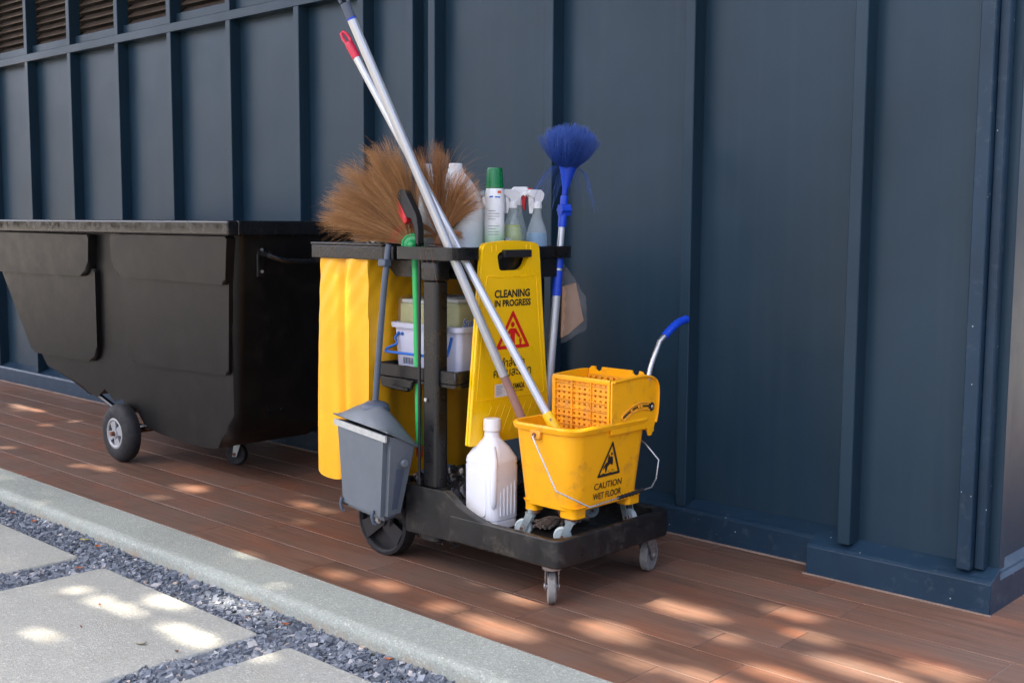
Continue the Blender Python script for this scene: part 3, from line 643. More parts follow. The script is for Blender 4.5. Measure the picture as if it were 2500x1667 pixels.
G().grid(hood, 24, 16).build('hood', GREY, dp, 60, solid=-.004)
g = G(); o_ = Vector((0, -.0045, 0)); A_, B_ = F4[0]+o_+Vector((.004, 0, -.001)), F4[1]+o_+Vector((-.002, 0, -.001)); dz = Vector((0, 0, -.019))
g.loft([[A_, A_+dz, A_+dz+Vector((0, .008, 0)), A_+Vector((0, .008, 0))], [B_, B_+dz, B_+dz+Vector((0, .008, 0)), B_+Vector((0, .008, 0))]]); g.build('rubber_lip', LIP, dp)
for q in (.06, .80):
    p = F4[3].lerp(F4[2], q)+Vector((0, -.004, .012)); G().tube([p+Vector((0, 0, .02)), p+Vector((0, -.006, 0)), p+Vector((.004, -.002, -.02)), p+Vector((.008, .004, -.022))], .005, 8).build('hinge', GREYH, dp)
p = Vector((-2.566, 2.262, .332)); g = G(); g.lathe_ax(p+Vector((-.004, 0, 0)), (1, -.05, 0), [(.0125, 0), (.0125, .008), (.010, .011)], 18); g.build('pivot_knob', GREY, dp)
sp_ = lambda a, b: F4[1].lerp(F4[2], b).lerp(K4[1].lerp(K4[2], b), a)+Vector((.0012, 0, 0))
g = G(); g.loft([[sp_(.40, .36), sp_(.66, .36), sp_(.60, .86), sp_(.36, .86)], [p+Vector((-.004, 0, 0)) for p in (sp_(.40, .36), sp_(.66, .36), sp_(.60, .86), sp_(.36, .86))]]); g.build('side_groove', GREYH, dp)
g = G(); g.tube([(-2.708, 2.27, .50), (-2.702, 2.274, .60), (-2.686, 2.288, .85), (-2.678, 2.296, .955), (-2.676, 2.30, .985)], .0095, 14); g.lathe_ax((-2.706, 2.268, .452), (.02, .02, 1), [(.046, 0), (.045, .030), (.040, .043), (.028, .051), (.013, .055)], 24)
g.build('handle', GREYH, dp, 50)
g = G(); g.box(-2.703, -2.669, 2.277, 2.305, .918, .941, .003, 1); g.build('handle_clip', GREYH, dp)

# ------------------------------------------------------------------ mop bucket
bk = thing('mop_bucket', (-2.12, 2.555, .15), 'yellow mop bucket with side wringer standing on the cart deck', 'bucket')
def br(z, ins=0, r=.045):
    t = (z-.25)/.235; x0, x1, y0, y1 = -2.222-.018*t+ins, -2.020+.020*t-ins, 2.402-.022*t+ins, 2.708+.02*t-ins
    return rrect((x0+x1)/2, (y0+y1)/2, x1-x0, y1-y0, r, z, 7)
g = G(); g.loft([br(.2475, .006), br(.252), br(.30), br(.40), br(.468), br(.470, -.007, .05), br(.476, -.009, .05), br(.484, -.010, .05), br(.4895, -.006, .05), br(.4905, 0, .046), br(.488, .004, .043), br(.44, .005, .042), br(.262, .006, .04)])
g.build('body', YEL, bk, 40)
for i, (cx, cy, w_, d_) in enumerate(((-2.048, 2.435, .060, .058), (-2.188, 2.428, .044, .044), (-2.045, 2.682, .052, .062), (-2.188, 2.682, .05, .06))):
    g = G(); g.loft([rrect(cx, cy, w_-.006, d_-.006, .012, .2285, 4), rrect(cx, cy, w_, d_, .014, .231, 4), rrect(cx, cy, w_, d_, .014, .252, 4), rrect(cx, cy, w_+.012, d_+.012, .018, .262, 4)]); g.build('foot', YEL, bk)
for (x, y, a, tr) in ((-2.066, 2.412, R_(215), -.022), (-2.206, 2.402, R_(200), -.022), (-2.058, 2.712, R_(170), .02), (-2.20, 2.70, R_(60), .02)):
    caster(bk, (x, y), .152, .2285, .0255, .018, a, tr, PALEW, ZINC)
for (x, y) in ((-2.048, 2.43), (-2.187, 2.425)): G().cyl((x, y, .2215), (x, y, .2285), .020, n=16).build('rust_collar', RUST, bk)
# wringer basket
wr = bpy.data.objects.new('wringer', None); link(wr, bk)
def grid_plate(x0, x1, z0, z1, nx, nz, y, solid, name, groups=None, fx=.42, fz=.42, lean=0):
    xs, zs = [x0], [z0]
    for k in range(nx): w = (x1-x0)/nx; xs += [x0+w*(k+.5-fx/2), x0+w*(k+.5+fx/2)]
    for k in range(nz): w = (z1-z0)/nz; zs += [z0+w*(k+.5-fz/2), z0+w*(k+.5+fz/2)]
    xs.append(x1); zs.append(z1); b = bmesh.new(); V = [[b.verts.new((x, y+lean*(z-z0), z)) for z in zs] for x in xs]
    for i in range(len(xs)-1):
        for j in range(len(zs)-1):
            if i % 2 == 1 and j % 2 == 1: continue
            b.faces.new((V[i][j], V[i+1][j], V[i+1][j+1], V[i][j+1]))
    bmesh.ops.recalc_face_normals(b, faces=b.faces); bmesh.ops.solidify(b, geom=b.faces[:], thickness=solid)
    g = G(); g.b.free(); g.b = b; o = g.build(name, WGRID, bk, 0); o.parent = wr; return o
grid_plate(-2.205, -2.010, .452, .598, 10, 10, 2.545, .004, 'front_grid')
g = G()
for k in range(6): z = .470+.0242*k; g.box(-2.212, -2.003, 2.5365, 2.545, z-.0013, z+.0013)
for k in range(4): x = -2.212+.0695*k; g.box(x-.0017, x+.0017, 2.5355, 2.545, .452, .606)
g.build('grid_ribs', WGRID, bk, 0).parent = wr
wr['dummy'] = 0; del wr['dummy']
g = G(); g.box(-2.216, -2.002, 2.534, 2.548, .598, .612, .003, 2); g.box(-2.216, -2.206, 2.534, 2.548, .452, .598); g.box(-2.010, -2.002, 2.534, 2.548, .452, .598); g.build('front_frame', YEL, bk).parent = wr
SP = roundp([(2.536, .455), (2.536, .611), (2.70, .618), (2.757, .598), (2.760, .540), (2.752, .485), (2.726, .432), (2.713, .432), (2.705, .455)], [.004, .01, .06, .06, .05, .02, .004, .004, .004], 5)
G().prism(SP, 'x', -2.000, -1.9935, .0022, 2).build('side_plate', YEL, bk).parent = wr
G().prism([(y, z) for y, z in SP if z > .45 or y < 2.7], 'x', -2.2205, -2.2165, .0015, 1).build('side_plate', YEL, bk).parent = wr
# raised lip round the side plate
lip = [(y, z) for y, z in SP if z > .47]; g = G(); g.tube([(-1.9915, y-.004 if y > 2.7 else y+.003, z-.004) for y, z in lip[2:]], .0035, 6); g.build('plate_lip', YEL, bk).parent = wr
arc = [(2.588+.128*t, .500+.020*t+.014*math.sin(math.pi*t)) for t in np.linspace(0, 1, 12)]
g = G(); g.tube([(-1.9930, y, z) for y, z in arc], .0026, 8); g.build('slot', INK, bk).parent = wr
g = G(); g.tube([(-1.993, y, z+.010) for y, z in arc]+[(-1.993, arc[-1][0]+.008, arc[-1][1])]+[(-1.993, y, z-.010) for y, z in arc[::-1]]+[(-1.993, arc[0][0]-.008, arc[0][1]), (-1.993, arc[0][0], arc[0][1]+.010)], .0028, 6); g.build('slot_lip', WGRID, bk).parent = wr
for t in (.28, .55, .68): y, z = arc[int(t*11)]; G().box(-1.9925, -1.9885, y-.004, y+.004, z-.005, z+.005, .001, 1).build('slot_tab', WGRID, bk).parent = wr
g = G(); g.lathe_ax((-1.9935, 2.721, .519), (1, 0, 0), [(.0135, 0), (.0125, .003), (.006, .005)], 20); pv = g.build('pivot_washer', DKGRIP, bk); pv.parent = wr
G().lathe_ax((-1.989, 2.721, .519), (1, 0, 0), [(.006, 0), (.005, .003)], 14).build('pivot_bolt', STEEL, bk).parent = wr
# press plate with two notches
pts = [(-2.214, .53), (-2.214, .612), (-2.203, .622), (-2.190, .622)]
for cx in (-2.176, -2.036):
    pts += [(cx-.013, .622), (cx-.012, .614), (cx-.005, .609), (cx+.005, .609), (cx+.012, .614), (cx+.013, .622)]
pts = sorted(pts[:4], key=lambda p: 0)+pts[4:]+[(-2.012, .620), (-2.004, .610), (-2.004, .53)]
G().prism(pts, 'y', 2.699, 2.705).build('press_plate', YEL, bk, 20).parent = wr
grid_plate(-2.208, -2.006, .50, .600, 9, 5, 2.690, .004, 'press_grid', lean=.02)
G().box(-2.214, -2.004, 2.745, 2.751, .44, .58).build('back_plate', YEL, bk).parent = wr
# lever with blue grip
LV = [(-2.000, 2.711, .596), (-2.000, 2.722, .630), (-2.000, 2.735, .656), (-2.000, 2.766, .706), (-2.000, 2.798, .726)]
G().tube(LV, .0078, 12).build('lever', STEEL, bk).parent = wr
g = G(); gp = [Vector((-2.0, 2.790+.119*t, .720+.046*t+.010*math.sin(math.pi*t))) for t in np.linspace(0, 1, 22)]
g.tube(gp, [.0118+.0010*math.sin(k*2.4) for k in range(21)]+[.006], 14); g.build('lever_grip', BLUE, bk).parent = wr
# bail wire
WP = [(-2.139, 2.372, .461), (-2.139, 2.364, .455), (-2.040, 2.352, .319), (-1.976, 2.421, .273), (-1.980, 2.712, .281), (-1.986, 2.742, .30), (-1.985, 2.752, .356), (-2.03, 2.745, .40), (-2.139, 2.735, .461)]
g = G(); g.tube(WP, .0026, 8); bw = g.build('bail', STEEL, bk)
g = G(); a, b = Vector(WP[3]), Vector(WP[4]); g.tube([a.lerp(b, t) for t in np.linspace(.45, .86, 26)], [.0058+.0012*math.sin(k*1.9) for k in range(26)], 10); g.build('bail_grip', DKGRIP, bw)
G().box(-2.158, -2.120, 2.3715, 2.3835, .448, .474, .003, 1).build('bail_lug', WGRID, bk); G().cyl((-2.139, 2.368, .461), (-2.139, 2.373, .461), .006, n=10).build('lug_pin', RUST, bk)
# printing on the bucket side
bfn = lambda y, z: (-2.0195+.0851*(z-.252)+.0014, y, z)
T0 = [(2.555, .439), (2.494, .337), (2.600, .337)]; c_ = (2.550, .371); T1 = [(c_[0]+(p[0]-c_[0])*.78, c_[1]+(p[1]-c_[1])*.78) for p in T0]
ringpoly(roundp(T0, .006, 3), roundp(T1, .002, 3), bfn, 'warning_triangle', INK, bk)
man = [[(2.5505, .402), (2.5545, .4045), (2.5585, .402), (2.5585, .3975), (2.5545, .3955), (2.5508, .398)],
       [(2.540, .399), (2.5425, .400), (2.5470, .391), (2.5540, .3935), (2.5600, .390), (2.5625, .378), (2.5610, .367), (2.5590, .367), (2.5592, .378), (2.5565, .383), (2.5500, .372), (2.5400, .365), (2.5360, .352), (2.5325, .347), (2.5300, .349), (2.5330, .354), (2.5340, .362), (2.5290, .366), (2.5220, .3585), (2.5195, .3600), (2.5220, .366), (2.5290, .3745), (2.5380, .3785), (2.5440, .3885)]]
shape(man, bfn, 'falling_figure', INK, bk)
sp = []
for (y, z, l) in ((2.512, .3455, .012), (2.520, .3435, .010), (2.545, .3445, .014), (2.562, .3475, .012), (2.556, .352, .010), (2.541, .350, .008)): sp.append([(y, z), (y+l, z+.0006), (y+l*.9, z+.0022), (y+l*.1, z+.0014)])
shape(sp, bfn, 'puddle_marks', INK, bk)
text_mesh('CAUTION', bfn, (2.486, 2.611, .3025, .3215), 'lettering', INK, bk, .012)
text_mesh('WET FLOOR', bfn, (2.484, 2.612, .2735, .2925), 'lettering', INK, bk, .012)

# ------------------------------------------------------------------ folded floor sign
sg = thing('floor_sign', (-2.39, 2.53, .39), 'yellow folded cleaning in progress floor sign hung on the cart end', 'sign')
XF = -2.379; cyS = 2.530
def sign_leaf(x0, x1, name, holed=True):
    O = roundp([(cyS-.178, .395), (cyS-.1225, .985), (cyS-.100, .994), (cyS, 1.001), (cyS+.100, .994), (cyS+.1225, .985), (cyS+.178, .395)], [.006, .02, .03, .05, .03, .02, .006], 4)
    H = roundp([(2.476, .910), (2.466, .955), (2.478, .966), (2.596, .966), (2.604, .955), (2.588, .922), (2.568, .910)], [.012, .01, .01, .01, .012, .01, .012], 4)
    b = bmesh.new(); ov = [b.verts.new((x1, y, z)) for y, z in O]; hv = [b.verts.new((x1, y, z)) for y, z in H]
    eds = [b.edges.new((ov[k], ov[(k+1) % len(ov)])) for k in range(len(ov))]+[b.edges.new((hv[k], hv[(k+1) % len(hv)])) for k in range(len(hv))]
    bmesh.ops.triangle_fill(b, edges=eds, use_beauty=True)
    bad = [f for f in b.faces if 2.478 < f.calc_center_median().y < 2.592 and .913 < f.calc_center_median().z < .963 and all(v in hv for v in f.verts)]
    bmesh.ops.delete(b, geom=bad, context='FACES_ONLY'); bmesh.ops.recalc_face_normals(b, faces=b.faces)
    r = bmesh.ops.extrude_face_region(b, geom=b.faces[:]); [setattr(v, 'co', v.co+Vector((x0-x1, 0, 0))) for v in r['geom'] if isinstance(v, bmesh.types.BMVert)]
    g = G(); g.b.free(); g.b = b; return g.build(name, YSIGN, sg, 30)
sign_leaf(-2.3875, XF, 'front_leaf'); sign_leaf(-2.3975, -2.3895, 'rear_leaf')
fnS = lambda y, z: (XF+.0012, y, z)
g = G(); g.tube([(XF, y, z) for y, z in roundp([(cyS-.150, .525), (cyS-.108, .895), (cyS-.05, .8905), (cyS+.05, .8905), (cyS+.108, .895), (cyS+.150, .525)], [.015, .01, .01, .01, .01, .015], 3)]+[(XF, cyS-.150, .527)], .0017, 6); g.build('panel_edge', YSIGN, sg)
for y in (cyS-.135, cyS+.135):
    s_ = 1 if y > cyS else -1; G().tube([(XF-.0006, y-s_*.010, .88), (XF-.0006, y+s_*.040, .41)], .0016, 6).build('edge_rib', YSIGN, sg)
for k in range(9): y = cyS-.13+.03*k; G().tube([(XF-.0006, y, .42), (XF-.0006, y+.045, .505)], .0014, 5).build('foot_rib', YSIGN, sg)
for y in (cyS-.085, cyS-.066, cyS+.066, cyS+.085): G().box(XF-.003, XF+.0015, y-.0035, y+.0035, .966, .986, .001, 1).build('hinge_knuckle', YSIGN, sg)
g = G(); g.box(-2.3915, -2.366, 2.486, 2.606, .949, .972, .004, 2); g.prism([(2.484, .9485), (2.484, .958), (2.470, .95), (2.470, .942)], 'x', -2.386, -2.376); g.build('carry_grip', DKGRIP, sg)
text_mesh('CLEANING', fnS, (2.455, 2.610, .829, .853), 'lettering', INK, sg, .034)
text_mesh('IN PROGRESS', fnS, (2.455, 2.614, .802, .823), 'lettering', INK, sg, .034)
T0 = [(2.5355, .792), (2.459, .674), (2.612, .674)]; c_ = (2.5355, .713); T1 = [(c_[0]+(p[0]-c_[0])*.74, c_[1]+(p[1]-c_[1])*.74) for p in T0]
ringpoly(roundp(T0, .008, 3), roundp(T1, .002, 3), fnS, 'warning_triangle', RED, sg)
ci = lambda c, r, n=14: [(c[0]+r*math.cos(2*math.pi*k/n), c[1]+r*math.sin(2*math.pi*k/n)) for k in range(n)]
shape([ci((2.5345, .7465), .0085), [(2.525, .682), (2.544, .682), (2.5445, .722), (2.562, .706), (2.568, .706), (2.567, .712), (2.548, .735), (2.521, .735), (2.506, .716), (2.506, .711), (2.512, .710), (2.5245, .722)], [(2.504, .735), (2.506, .735), (2.512, .682), (2.506, .680)],
       [(2.5625, .700), (2.575, .700), (2.572, .683), (2.5655, .683)], [(2.562, .7035), (2.5755, .7035), (2.5755, .7015), (2.562, .7015)]], fnS, 'cleaner_figure', RED, sg)
text_mesh('กำลังทำ', fnS, (2.484, 2.588, .619, .648), 'lettering', INK, sg, .010)
text_mesh('ความสะอาด', fnS, (2.452, 2.618, .590, .613), 'lettering', INK, sg, .010)
shape([[(2.458, .531), (2.514, .531), (2.514, .570), (2.458, .570)]], lambda y, z: (XF+.0008, y, z), 'sticker', TISW, sg)
shape([[(2.463+.0, .565-.0045*k), (2.463+.012+.03*random.random(), .565-.0045*k), (2.463+.012+.02*random.random(), .5640-.0045*k), (2.463, .5640-.0045*k)] for k in range(7)], lambda y, z: (XF+.0014, y, z), 'sticker_print', INK, sg)
text_mesh('YAMADA.', fnS, (2.536, 2.590, .5495, .5675), 'lettering', INK, sg, .03)
text_mesh('SAFETY FIRST', fnS, (2.537, 2.584, .5405, .5465), 'lettering', INK, sg, .01)

# ------------------------------------------------------------------ white jug on the deck
jg = thing('white_jug', (-2.35, 2.415, .15), 'opaque white plastic jug with handle beside the mop bucket', 'jug')
cx, cy = -2.353, 2.420; JS = 1.11
jr = lambda z, w, d, r, dx=0, dy=0: rrect(cx+dx, cy+dy, w*(JS if w > .06 else 1), d*(JS if w > .06 else 1), r, z, 7)
g = G(); g.loft([jr(.1525, .104, .090, .02), jr(.156, .112, .098, .022), jr(.176, .113, .099, .022), jr(.180, .109, .095, .02), jr(.184, .116, .102, .024), jr(.338, .117, .104, .024), jr(.343, .113, .100, .024), jr(.348, .117, .104, .024), jr(.362, .114, .101, .026), jr(.392, .086, .078, .03), jr(.415, .054, .052, .024), jr(.424, .046, .046, .0225), jr(.440, .044, .044, .0215)])
g.build('bottle', WHT, jg, 50)
g = G(); g.tube([(cx+.057, cy-.050, .225), (cx+.065, cy-.058, .245), (cx+.066, cy-.059, .33), (cx+.058, cy-.050, .365), (cx+.034, cy-.030, .395)], [.007, .010, .011, .011, .009], 10); g.build('handle', WHT, jg, 60)
for k in range(5): y = cy-.028+.015*k; G().tube([(cx+.0638, y, .195), (cx+.0643, y, .205), (cx+.0643, y, .262+.006*k), (cx+.0638, y, .270+.006*k)], .0034, 8).build('rib', WHT, jg, 60)
g = G(); g.prism(roundp([(cx-.048, .19), (cx-.048, .325), (cx+.034, .325), (cx+.034, .19)], .02, 5), 'y', cy-.0592, cy-.055, .0012, 1); g.build('label_panel', WHT, jg)
g = G(); g.lathe_ax((cx, cy, .4405), (0, 0, 1), [(.0255, 0), (.0262, .003), (.0255, .031), (.0235, .035), (.0, .035)], 30, False)
g.build('cap', CAPW, jg)

# ------------------------------------------------------------------ poles
ul = lambda a, b: (Vector(b)-Vector(a)).normalized()
A0, A1 = Vector((-2.219, 2.574, .20)), Vector((-2.664, 2.010, 1.758))
A0 = Vector((-2.417, 2.320, .955)); A1 = Vector((-2.292, 2.480, .484)); dA = (A0-A1).normalized()
LO = A1-dA*.335; HI = A0+dA*.955
ma = thing('mop_pole', tuple(LO), 'thick aluminium pole with dark hanger tip leaning through the cart loop', 'pole')
def ribbed(p0, p1, r, n=36):
    d = (p1-p0).normalized(); g = G(); u, v = g.frame(d); rg = lambda p: [p+(r*(1+.05*(k % 3 == 0)))*(math.cos(2*math.pi*k/n)*u+math.sin(2*math.pi*k/n)*v) for k in range(n)]
    return g.loft([rg(p0), rg(p1)])
tip = A0+dA*.722
ribbed(A1+dA*.13, tip, .0128).build('tube', ALU, ma, 25)
G().cyl(LO, A1+dA*.1295, .0124, n=20).build('sleeve', SLEEVE, ma)
g = G(); g.cyl(tip, tip+dA*.045, .0138, .0135, 20); u, v = g.frame(dA); u = Vector((.73, .68, 0)); q = tip+dA*.045
g.tube([q+u*.011, q+u*.013+dA*.04, q+u*.010+dA*.075, q+dA*.085, q-u*.010+dA*.075, q-u*.013+dA*.04, q-u*.011], .0045, 8); g.build('hanger_tip', GREYH, ma)
G().cyl(tip-dA*.003, tip+dA*.002, .0141, n=20).build('ring', BLUE, ma)
g = G()
for k in range(46):                                           # damp grey mop strands spread on the deck
    a = rng.uniform(-2.5, .9); l = rng.uniform(.05, .12); p = LO+Vector((0, 0, -.01)); q = p+Vector((math.cos(a)*l*.5, math.sin(a)*l, 0)); q.z = .158+rng.uniform(0, .012); q.y = min(q.y, 2.77); q.x = min(max(q.x, -2.33), -2.16); m_ = p.lerp(q, .5); m_.z = .164+rng.uniform(0, .014)
    g.tube([p, m_, q], .005, 5)
o = g.build('mop_strands', RAGM, ma, 60); o['kind'] = 'stuff'
B0 = Vector((-2.4105, 2.364, .9405)); B1 = Vector((-2.131, 2.450, .468)); dB = (B0-B1).normalized()
mb = thing('mop', tuple(B1-dB*.12), 'thin aluminium pole with red hanger tip and yellow socket standing in the bucket', 'mop')
topB = B1+dB*1.265
ribbed(B1+dB*.045, topB, .0112).build('tube', ALU, mb, 25)
g = G(); g.lathe_ax(B1-dB*.11, dB, [(.016, 0), (.0165, .12), (.0155, .158), (.0135, .162)], 22); sk_ = g.build('socket', YSOCK, mb)
G().cyl(B1+dB*.035+Vector((.012, -.010, 0)), B1+dB*.035+Vector((.0165, -.0135, 0)), .003, n=8).build('rivet', STEEL, sk_)
g = G(); g.lathe_ax(topB-dB*.002, dB, [(.0125, 0), (.0135, .01), (.0135, .045), (.012, .055)], 18); q = topB+dB*.05; u = Vector((.73, .68, 0))
g.tube([q+u*.008, q+u*.0105+dB*.018, q+u*.008+dB*.036, q+dB*.043, q-u*.008+dB*.036, q-u*.0105+dB*.018, q-u*.008], .0052, 8); g.build('hanger_tip', REDC, mb)

# ------------------------------------------------------------------ brooms
DU = Vector((math.cos(R_(35)), math.sin(R_(35)), 0)); DN = Vector((-DU.y, DU.x, 0))
def bristles(base, tufts, n, mat, parent, spread=.03, r=.00055, droop=.02, bw=.03, locks=9):
    """straw gathered in locks that taper to loose points"""
    V, F, T = [], [], []; LK = []
    for a0, a1, L, w_ in tufts:
        for _ in range(max(2, int(locks*w_))): LK.append((a0+rng.normal(0, .042), (a1-a0)*rng.uniform(.4, 1.7)+rng.normal(0, .05), L*(1-abs(rng.normal(0, .13))), rng.normal(0, .13), rng.normal(.42, .16)))
    for i in range(n):
        al, cu, L, nm, tn = LK[rng.integers(len(LK))]; fly = rng.random() < .10
        s_ = rng.normal(0, spread); l = L*(1-abs(rng.normal(0, .10)))*(1.05 if fly else 1); nrm = nm+rng.normal(0, .03)
        st = base+DU*(math.cos(al+s_)*bw*rng.uniform(.7, 1.2))+Vector((0, 0, math.sin(al+s_)*bw*.9))+DN*rng.normal(0, .006)
        ec = cu+(rng.normal(0, .30) if fly else rng.normal(0, .02)); tone = min(1, max(0, tn+rng.normal(0, .14))); off = len(V)
        for k in range(6):
            t = k/5; an = al+s_*(1-.72*t)+ec*t*t; p = st+DU*(math.cos(an)*l*t)+Vector((0, 0, math.sin(an)*l*t-droop*t*t*max(0, math.cos(an)**2)))+DN*(nrm*l*t*.6)
            rr = r*(1.2-.9*t); w_ = DU*(-math.sin(an))+Vector((0, 0, math.cos(an)))
            V += [p+w_*rr, p-w_*rr*.5+DN*rr*.87, p-w_*rr*.5-DN*rr*.87]; T += [min(1, tone+.35*t)]*3
        for k in range(5):
            a = off+3*k
            for j in range(3): F.append([a+j, a+(j+1) % 3, a+3+(j+1) % 3, a+3+j])
    o = raw('bristles', V, F, mat, parent, T, True); o['kind'] = 'stuff'; return o
b1 = Vector((-2.612, 2.345, .983))
bm1 = thing('grass_broom', (-2.59, 2.345, .34), 'grass broom with green collar and green pole, wide fan to the left', 'broom')
tf = [(R_(d), R_(e), L, w_) for d, e, L, w_ in ((168, 172, .20, .6), (160, 163, .30, 1.4), (154, 158, .25, .8), (148, 156, .295, 1.3), (142, 147, .24, .7), (135, 144, .295, 1.4), (129, 135, .25, .8), (122, 134, .315, 1.4), (117, 124, .25, .8), (111, 119, .30, 1.2), (106, 111, .25, .7), (101, 111, .325, 1.3), (96, 101, .28, .8), (90, 91, .24, .5))]
bristles(b1, tf, 5000, BRIS, bm1, .036, .00050, .0, .03, 14)
g = G(); g.lathe_ax(b1+DN*-.026, DN, [(.0, 0), (.022, .001), (.031, .006), (.031, .036), (.022, .043), (0, .044)], 20, False); g.sphere(b1-DN*.026, .017, 14, (1, 1, 1)); g.build('collar', GCOL, bm1)
for k in range(11): a = R_(60+12*k); G().sphere(b1+DU*math.cos(a)*.031+Vector((0, 0, math.sin(a)*.031))-DN*.018, .0056, 8).build('scallop', GCOL, bm1)
for rr in (.058, .064, .070):
    pts = [b1+DU*math.cos(a)*rr+Vector((0, 0, math.sin(a)*rr))-DN*(.017+.001*math.sin(a*40)) for a in np.linspace(R_(80), R_(172), 26)]; G().tube(pts, .0007, 5).build('red_stitching', RED, bm1)
g = G(); g.cyl((-2.5895, 2.345, .372), (-2.6075, 2.345, .975), .0108, n=18); g.build('handle', GPOLE, bm1)
G().cyl((-2.6058, 2.345, .915), (-2.6073, 2.345, .970), .0118, n=18).build('ferrule', GCOL, bm1)
g = G(); g.lathe_ax((-2.5892, 2.345, .371), (.03, 0, -1), [(.0115, 0), (.0115, .03), (.005, .04)], 16); g.build('end_cap', ORNG, bm1)
b2 = Vector((-2.560, 2.405, .995)); bm2 = thing('hand_broom', (-2.56, 2.405, .90), 'darker brown grass broom without visible handle, between left fan and white jug', 'broom')
tf = [(R_(d), R_(e), L, w_) for d, e, L, w_ in ((110, 113, .20, .4), (104, 108, .275, 1.1), (99, 99, .22, .5), (93, 92, .295, 1.2), (88, 84, .21, .4), (77, 73, .215, .8), (70, 63, .22, 1.1), (63, 53, .205, 1.2), (56, 44, .175, .8), (72, 70, .13, .8), (130, 150, .08, .7), (40, 15, .065, .8), (150, 175, .05, .5))]
bristles(b2, tf, 2600, BRIS2, bm2, .045, .00050, .01, .02, 7)
g = G(); g.lathe_ax((-2.56, 2.405, .90), (0, 0, 1), [(.012, 0), (.014, .06), (.022, .10), (.016, .115)], 16); g.build('binding', BRIS2, bm2)
for k in range(3): p = Vector((-2.53+.012*k, 2.372, .985)); G().tube([p, p+Vector((.01, -.06, .006)), p+Vector((.018+.012*k, -.094, -.02)), p+Vector((.03+.02*k, -.096, -.07-.02*k))], .0006, 4).build('stray_straw', BRIS2, bm2)

# ------------------------------------------------------------------ litter picker
lp = thing('litter_picker', (-2.556, 2.316, .22), 'litter picker with red trigger and black grip in front of the broom', 'litter picker')
g = G(); hp = roundp([(-2.650, 1.136), (-2.630, 1.152), (-2.610, 1.149), (-2.577, 1.103), (-2.556, 1.070), (-2.548, 1.030), (-2.548, .985), (-2.562, .985), (-2.566, 1.034), (-2.582, 1.062), (-2.601, 1.066)], [.008, .01, .012, .02, .015, .01, .002, .002, .012, .004, .003], 4)
g.prism(hp, 'y', 2.303, 2.328, .005, 2); g.build('grip', DKGRIP, lp)
g = G(); g.prism(roundp([(-2.652, 1.134), (-2.6025, 1.065), (-2.602, 1.052), (-2.614, 1.046), (-2.634, 1.070), (-2.676, 1.116), (-2.672, 1.127)], [.004, .004, .005, .006, .02, .008, .006], 4), 'y', 2.306, 2.325, .004, 2); g.build('trigger', REDP, lp)
G().tube([(-2.572, 2.316, 1.052), (-2.585, 2.316, 1.058), (-2.598, 2.316, 1.048), (-2.600, 2.316, 1.036)], .0025, 6).build('hook', DKGRIP, lp)
G().tube([(-2.556, 2.316, .99), (-2.557, 2.316, .60), (-2.558, 2.316, .27)], .0048, 10).build('rod', DKGRIP, lp)
g = G(); g.prism([(-2.566, .28), (-2.550, .28), (-2.552, .225), (-2.562, .225)], 'y', 2.311, 2.322, .002, 1); g.build('jaw', DKGRIP, lp)
for k, (x, z) in enumerate(((-2.578, 1.066), )): G().cyl((x, 2.3035, z), (x, 2.306, z), .0035, n=10).build('pin', REDP, lp)

# ------------------------------------------------------------------ things in the top tray
ZT = .8965
def bottle_jug(name, c, r, h, shift, label, capr=.021, sq=1.0):
    t = thing(name, (c[0], c[1], ZT), label, 'jug'); g = G(); cxx, cyy = c; R = []
    for z, k, s_ in ((0, .93, 0), (.006, 1, 0), (.55*h, 1, 0), (.60*h, .985, .02), (.68*h, .90, .18), (.76*h, .78, .42), (.84*h, .62, .70), (.90*h, .44, .92), (.915*h, .36, .98), (.95*h, .345, 1)):
        R.append(rrect(cxx+shift[0]*s_, cyy+shift[1]*s_, 2*r*k, 2*r*k, r*k*.72, ZT+.001+z, 8))
    g.loft(R); g.build('bottle', MILK, t, 60)
    q = (cxx+shift[0], cyy+shift[1], ZT+.925*h); g = G(); g.lathe_ax(q, (0, 0, 1), [(capr, 0), (capr*1.03, .003), (capr, .070*h), (capr*.93, .075*h), (0, .075*h)], 26, False); g.build('cap', CAPW, t)
    return t
bottle_jug('milky_jug', (-2.585, 2.527), .0615, .338, (-.018, -.017), 'large milky plastic jug with white cap in the top tray')
bottle_jug('small_jug', (-2.652, 2.446), .041, .335, (-.004, -.004), 'narrow milky jug half hidden behind the brooms', .016)
ae = thing('aerosol_can', (-2.484, 2.562, ZT), 'white aerosol can with dark green cap and green printed foot', 'spray can'); c = (-2.484, 2.562)
g = G(); g.lathe_ax((*c, ZT+.001), (0, 0, 1), [(.029, 0), (.0305, .003), (.0305, .225), (.029, .245), (.0265, .262)], 32)
def can_mat():
    m, n, b = nodes_mat('can_print'); v = wpos(n); sx = N(n, 'ShaderNodeSeparateXYZ'); n.links.new(v, sx.inputs[0])
    nz = noise(n, mapping(n, v, (40, 40, 18)), 1, 4); ad = N(n, 'ShaderNodeMath', operation='MULTIPLY_ADD'); n.links.new(nz, ad.inputs[0]); ad.inputs[1].default_value = .06; n.links.new(sx.outputs[2], ad.inputs[2])
    mr = N(n, 'ShaderNodeMapRange'); n.links.new(ad.outputs[0], mr.inputs[0]); mr.inputs[1].default_value = .98; mr.inputs[2].default_value = 1.08
    cc = ramp(n, mr.outputs[0], [(0, (.03, .26, .05)), (.45, (.35, .60, .33)), (1, (.80, .83, .83))]); n.links.new(cc, b.inputs['Base Color']); b.inputs['Roughness'].default_value = .3; return m
g.build('can', can_mat(), ae, 40)
